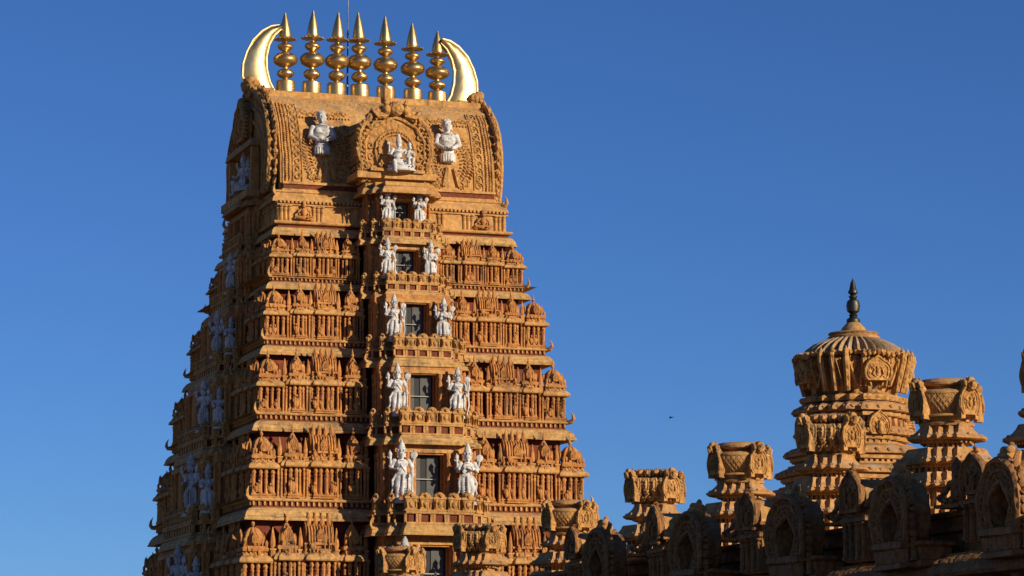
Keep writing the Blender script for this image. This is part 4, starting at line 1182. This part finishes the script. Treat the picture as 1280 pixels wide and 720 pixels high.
turrets = [(1322,'lattice',437,'roof turret cut off by the right picture edge'),
 (1180,'lattice',476,'largest lattice-patterned roof turret, standing right of the domed shrine'),
 (1036,'ribbed',520,'ribbed roof turret standing in front of the domed shrine'),
 (923,'lattice',556,'lattice-patterned roof turret standing free just left of the domed shrine'),
 (817,'ribbed',589,'ribbed roof turret standing free against the sky between tower and lattice turret'),
 (712,'lattice',628,'lattice-patterned roof turret overlapping the right edge of the tower'),
 (600,'ribbed',657,'ribbed roof turret low in front of the tower, right of its lowest doorway'),
 (503,'lattice',686,'smallest lattice-patterned roof turret, low in front of the tower at its lowest doorway')]
tp = {}
for px, kind, ytop, t in turrets:
    p = on_line(KROW, px)
    dd = p.y
    ztop = (917.9-ytop)/F_PX*dd + EYE
    if kind not in tp: tp[kind] = empty('roof_turret', (0,0,0)); make_turret(tp[kind], kind); o = tp[kind]
    else: o = copy_tree(tp[kind])
    o.location = (p.x, p.y, ztop-1.16); o.scale = (.9, .9, 1); o.rotation_euler = (0,0,YAW+R(13+random.uniform(-2,2)))
    tag(o, t, 'turret', 'roof turrets along the hall')

# --- domed shrine
def make_dome_shrine():
    p = on_line(46., 1066); D = p.y
    k = D/F_PX                                   # metres per photo pixel there
    def zz(y): return (917.9-y)*k+EYE
    root = empty('domed_shrine', p, YAW, 'ochre shrine tower with a ribbed grey-streaked dome and dark bronze finial', 'shrine')
    SPs = star([.55,.98,1.36,1.66],[1.9,1.66,1.36,.98])
    SPs = star([.55,.95,1.3,1.62,1.85],[1.85,1.62,1.3,.95,.55])
    def tier(y, o, hh):
        z = zz(y)
        mb = MB(); mb.sweep(SPs, [(o-.5,z),(o-.04,z-.02),(o,z),(o+.01,z+.06),(o-.06,z+.17),(o-.2,z+.28),(o-.32,z+.32),(o-.34,z+.38)], 0)
        for p_, n_ in perim(offset(SPs, o-.02), .36): mb.blob((p_.x,p_.y,z+.1),(.08,.08,.08),0)
        mb.build('cornice', [GREYED], root, jit=.03, jscale=2.)
        mb = MB(); mb.sweep(SPs, [(o-.4,z-hh),(o-.22,z-hh),(o-.2,z-hh+.08),(o-.28,z-hh+.1),(o-.32,z-.2),(o-.16,z-.18),(o-.14,z-.08),(o-.22,z)], mats=[0,0,0,1,0,0,0])
        for p_, n_ in perim(offset(SPs, o-.29), .2): mb.box(p_.x-.05,p_.x+.05,p_.y-.05,p_.y+.05,z-hh+.1,z-.19,0)
        mb.build('carved_band', [OCHRE, RED], root, jit=.015, jscale=4.)
    tier(521, .12, .62); tier(550, .10, .5); tier(575, .34, .5); tier(600, .58, .55); tier(626, .8, .6)
    mb = MB(); mb.sweep(SPs, [(.8,0),(.8,zz(655)),(.6,zz(640)),(.3,zz(630))],0,cap=False)
    mb.sweep(SPs, [(-.2,zz(640)),(-.2,zz(510))],0,cap=False)
    mb.build('base', [OCHRE], root)
    # niches with a figure on the middle tier
    for a in range(4):
        mb = MB(); mb.T = Matrix.Rotation(a*math.pi/2,4,'Z')
        gable(mb, 0, zz(541), .36, -1.98, -1.6, 0, n=18, sz=1.15); mb.blob((0,-2.0,zz(543)),(.12,.12,.26),0,2)
        mb.build('carved_niche', [CARVED], root, jit=.02, jscale=5.)
    # bulging drum with gables
    mb = MB()
    dr = [(-.5,zz(510)),(-.1,zz(508)),(-.06,zz(504)),(-.1,zz(501)),(-.32,zz(499)),(-.40,zz(496)),(-.36,zz(490)),(-.24,zz(478)),(-.13,zz(466)),(-.09,zz(460)),(-.12,zz(454)),(-.2,zz(451))]
    mb.sweep(SPs, dr, 0)
    for p_, n_ in perim(SPs, .16):
        pa = [(p_.x+n_.x*o, p_.y+n_.y*o, z) for o, z in dr[6:11]]
        mb.tube(pa, .05, 5, 0)
        mb.blob((p_.x, p_.y, zz(449)), (.085,.085,.1), 0)
    mb.build('drum', [CARVED], root, jit=.02, jscale=3.)
    for a in range(4):
        mb = MB(); mb.T = Matrix.Rotation(a*math.pi/2,4,'Z')
        gable(mb, 0, zz(474), .43, -1.92, -1.5, 0, n=26, sx=1.1)
        for q in range(7): mb.blob((-.5+.17*q,-1.92,zz(453)+.1*math.cos((q-3)*.5)),(.1,.12,.12),0)
        mb.build('gable', [CARVED], root, jit=.03, jscale=4.)
    # corner ribs
    for sx in (-1,1):
        for sy in (-1,1):
            mb = MB()
            for u_, v_ in ((1.0,1.62),(1.35,1.3),(1.62,1.0)):
                mb.tube([(sx*u_*.87,sy*v_*.87,zz(496)),(sx*u_*.95,sy*v_*.95,zz(475)),(sx*u_*1.02,sy*v_*1.02,zz(458)),(sx*u_*1.04,sy*v_*1.04,zz(449))],[.09,.11,.11,.08],7,0)
                mb.lathe([(.08,0),(.1,.08),(.04,.15),(0,.26)],8,(sx*u_*1.0,sy*v_*1.0,zz(450)),0)
            mb.build('corner_rib', [CARVED], root, jit=.02, jscale=4.)
    # ribbed roof
    mb = MB()
    rp = [(1.84,zz(451)),(1.82,zz(448)),(1.62,zz(440)),(1.35,zz(433)),(1.0,zz(427)),(.86,zz(425))]
    mb.lathe(rp, 144, (0,0,0), 0, 36, .16)
    mb.build('ribbed_roof', [ROOFGREY], root, jit=.015, jscale=2.)
    mb = MB()
    mb.lathe([(.74,zz(428)),(.86,zz(426)),(.88,zz(423)),(.78,zz(421.5)),(.8,zz(420)),(.84,zz(419)),(.76,zz(417))], 20, (0,0,0), 0)
    mb.build('neck_slab', [GREYED], root, jit=.02, jscale=4.)
    mb = MB()
    mb.lathe([(.46,zz(418)),(.44,zz(415)),(.38,zz(411)),(.28,zz(407)),(.2,zz(404)),(.16,zz(402))], 24, (0,0,0), 0)
    mb.build('cap', [OCHRE], root)
    mb = MB()
    mb.lathe([(.23,zz(404)),(.22,zz(400)),(.14,zz(398)),(.12,zz(396)),(.15,zz(395)),(.1,zz(393)),(.2,zz(390)),(.235,zz(383)),(.2,zz(377)),(.1,zz(374)),(.14,zz(372)),(.14,zz(370.5)),(.08,zz(369)),(.16,zz(366.5)),(.165,zz(365)),(.12,zz(362)),(.08,zz(354)),(.03,zz(350)),(0,zz(347))], 20, (0,0,0), 0)
    mb.build('finial', [BRONZE], root)
    root.scale = (1.03, 1.03, 1)
make_dome_shrine()

# ================================================================== BIRD
bd = MB()
bd.tube([(-.16,0,0),(-.1,0,.01),(0,0,.02),(.1,0,.015),(.2,0,.03),(.25,0,.03)],[.01,.04,.06,.05,.035,.005],8)
for s_ in (-1,1):
    bd.add([(.07,s_*.03,.03),(-.05,s_*.03,.03),(-.02,s_*.2,.1),(.06,s_*.2,.1),(-.1,s_*.42,.06),(.07,s_*.03,.015),(-.05,s_*.03,.015),(-.02,s_*.2,.085),(.06,s_*.2,.085)],
           [(0,1,2,3),(3,2,4),(5,8,7,6),(8,4,7),(0,3,8,5),(1,6,7,2),(3,4,8),(2,7,4)])
bd.add([(-.14,0,.01),(-.3,.06,.01),(-.3,-.06,.01),(-.14,0,.0),(-.3,.06,.0),(-.3,-.06,.0)],[(0,1,2),(3,5,4),(0,3,4,1),(1,4,5,2),(2,5,3,0)])
b = bd.build('bird', [FEATHER])
t = 210.; b.location = ((840-640)/F_PX*t/math.cos(PITCH)*.99, t, (917.9-517)/F_PX*t+EYE-.4); b.rotation_euler = (0, R(12), R(150)); b.scale = (.8,)*3
tag(b, 'tiny dark bird flying in the open blue sky', 'bird')
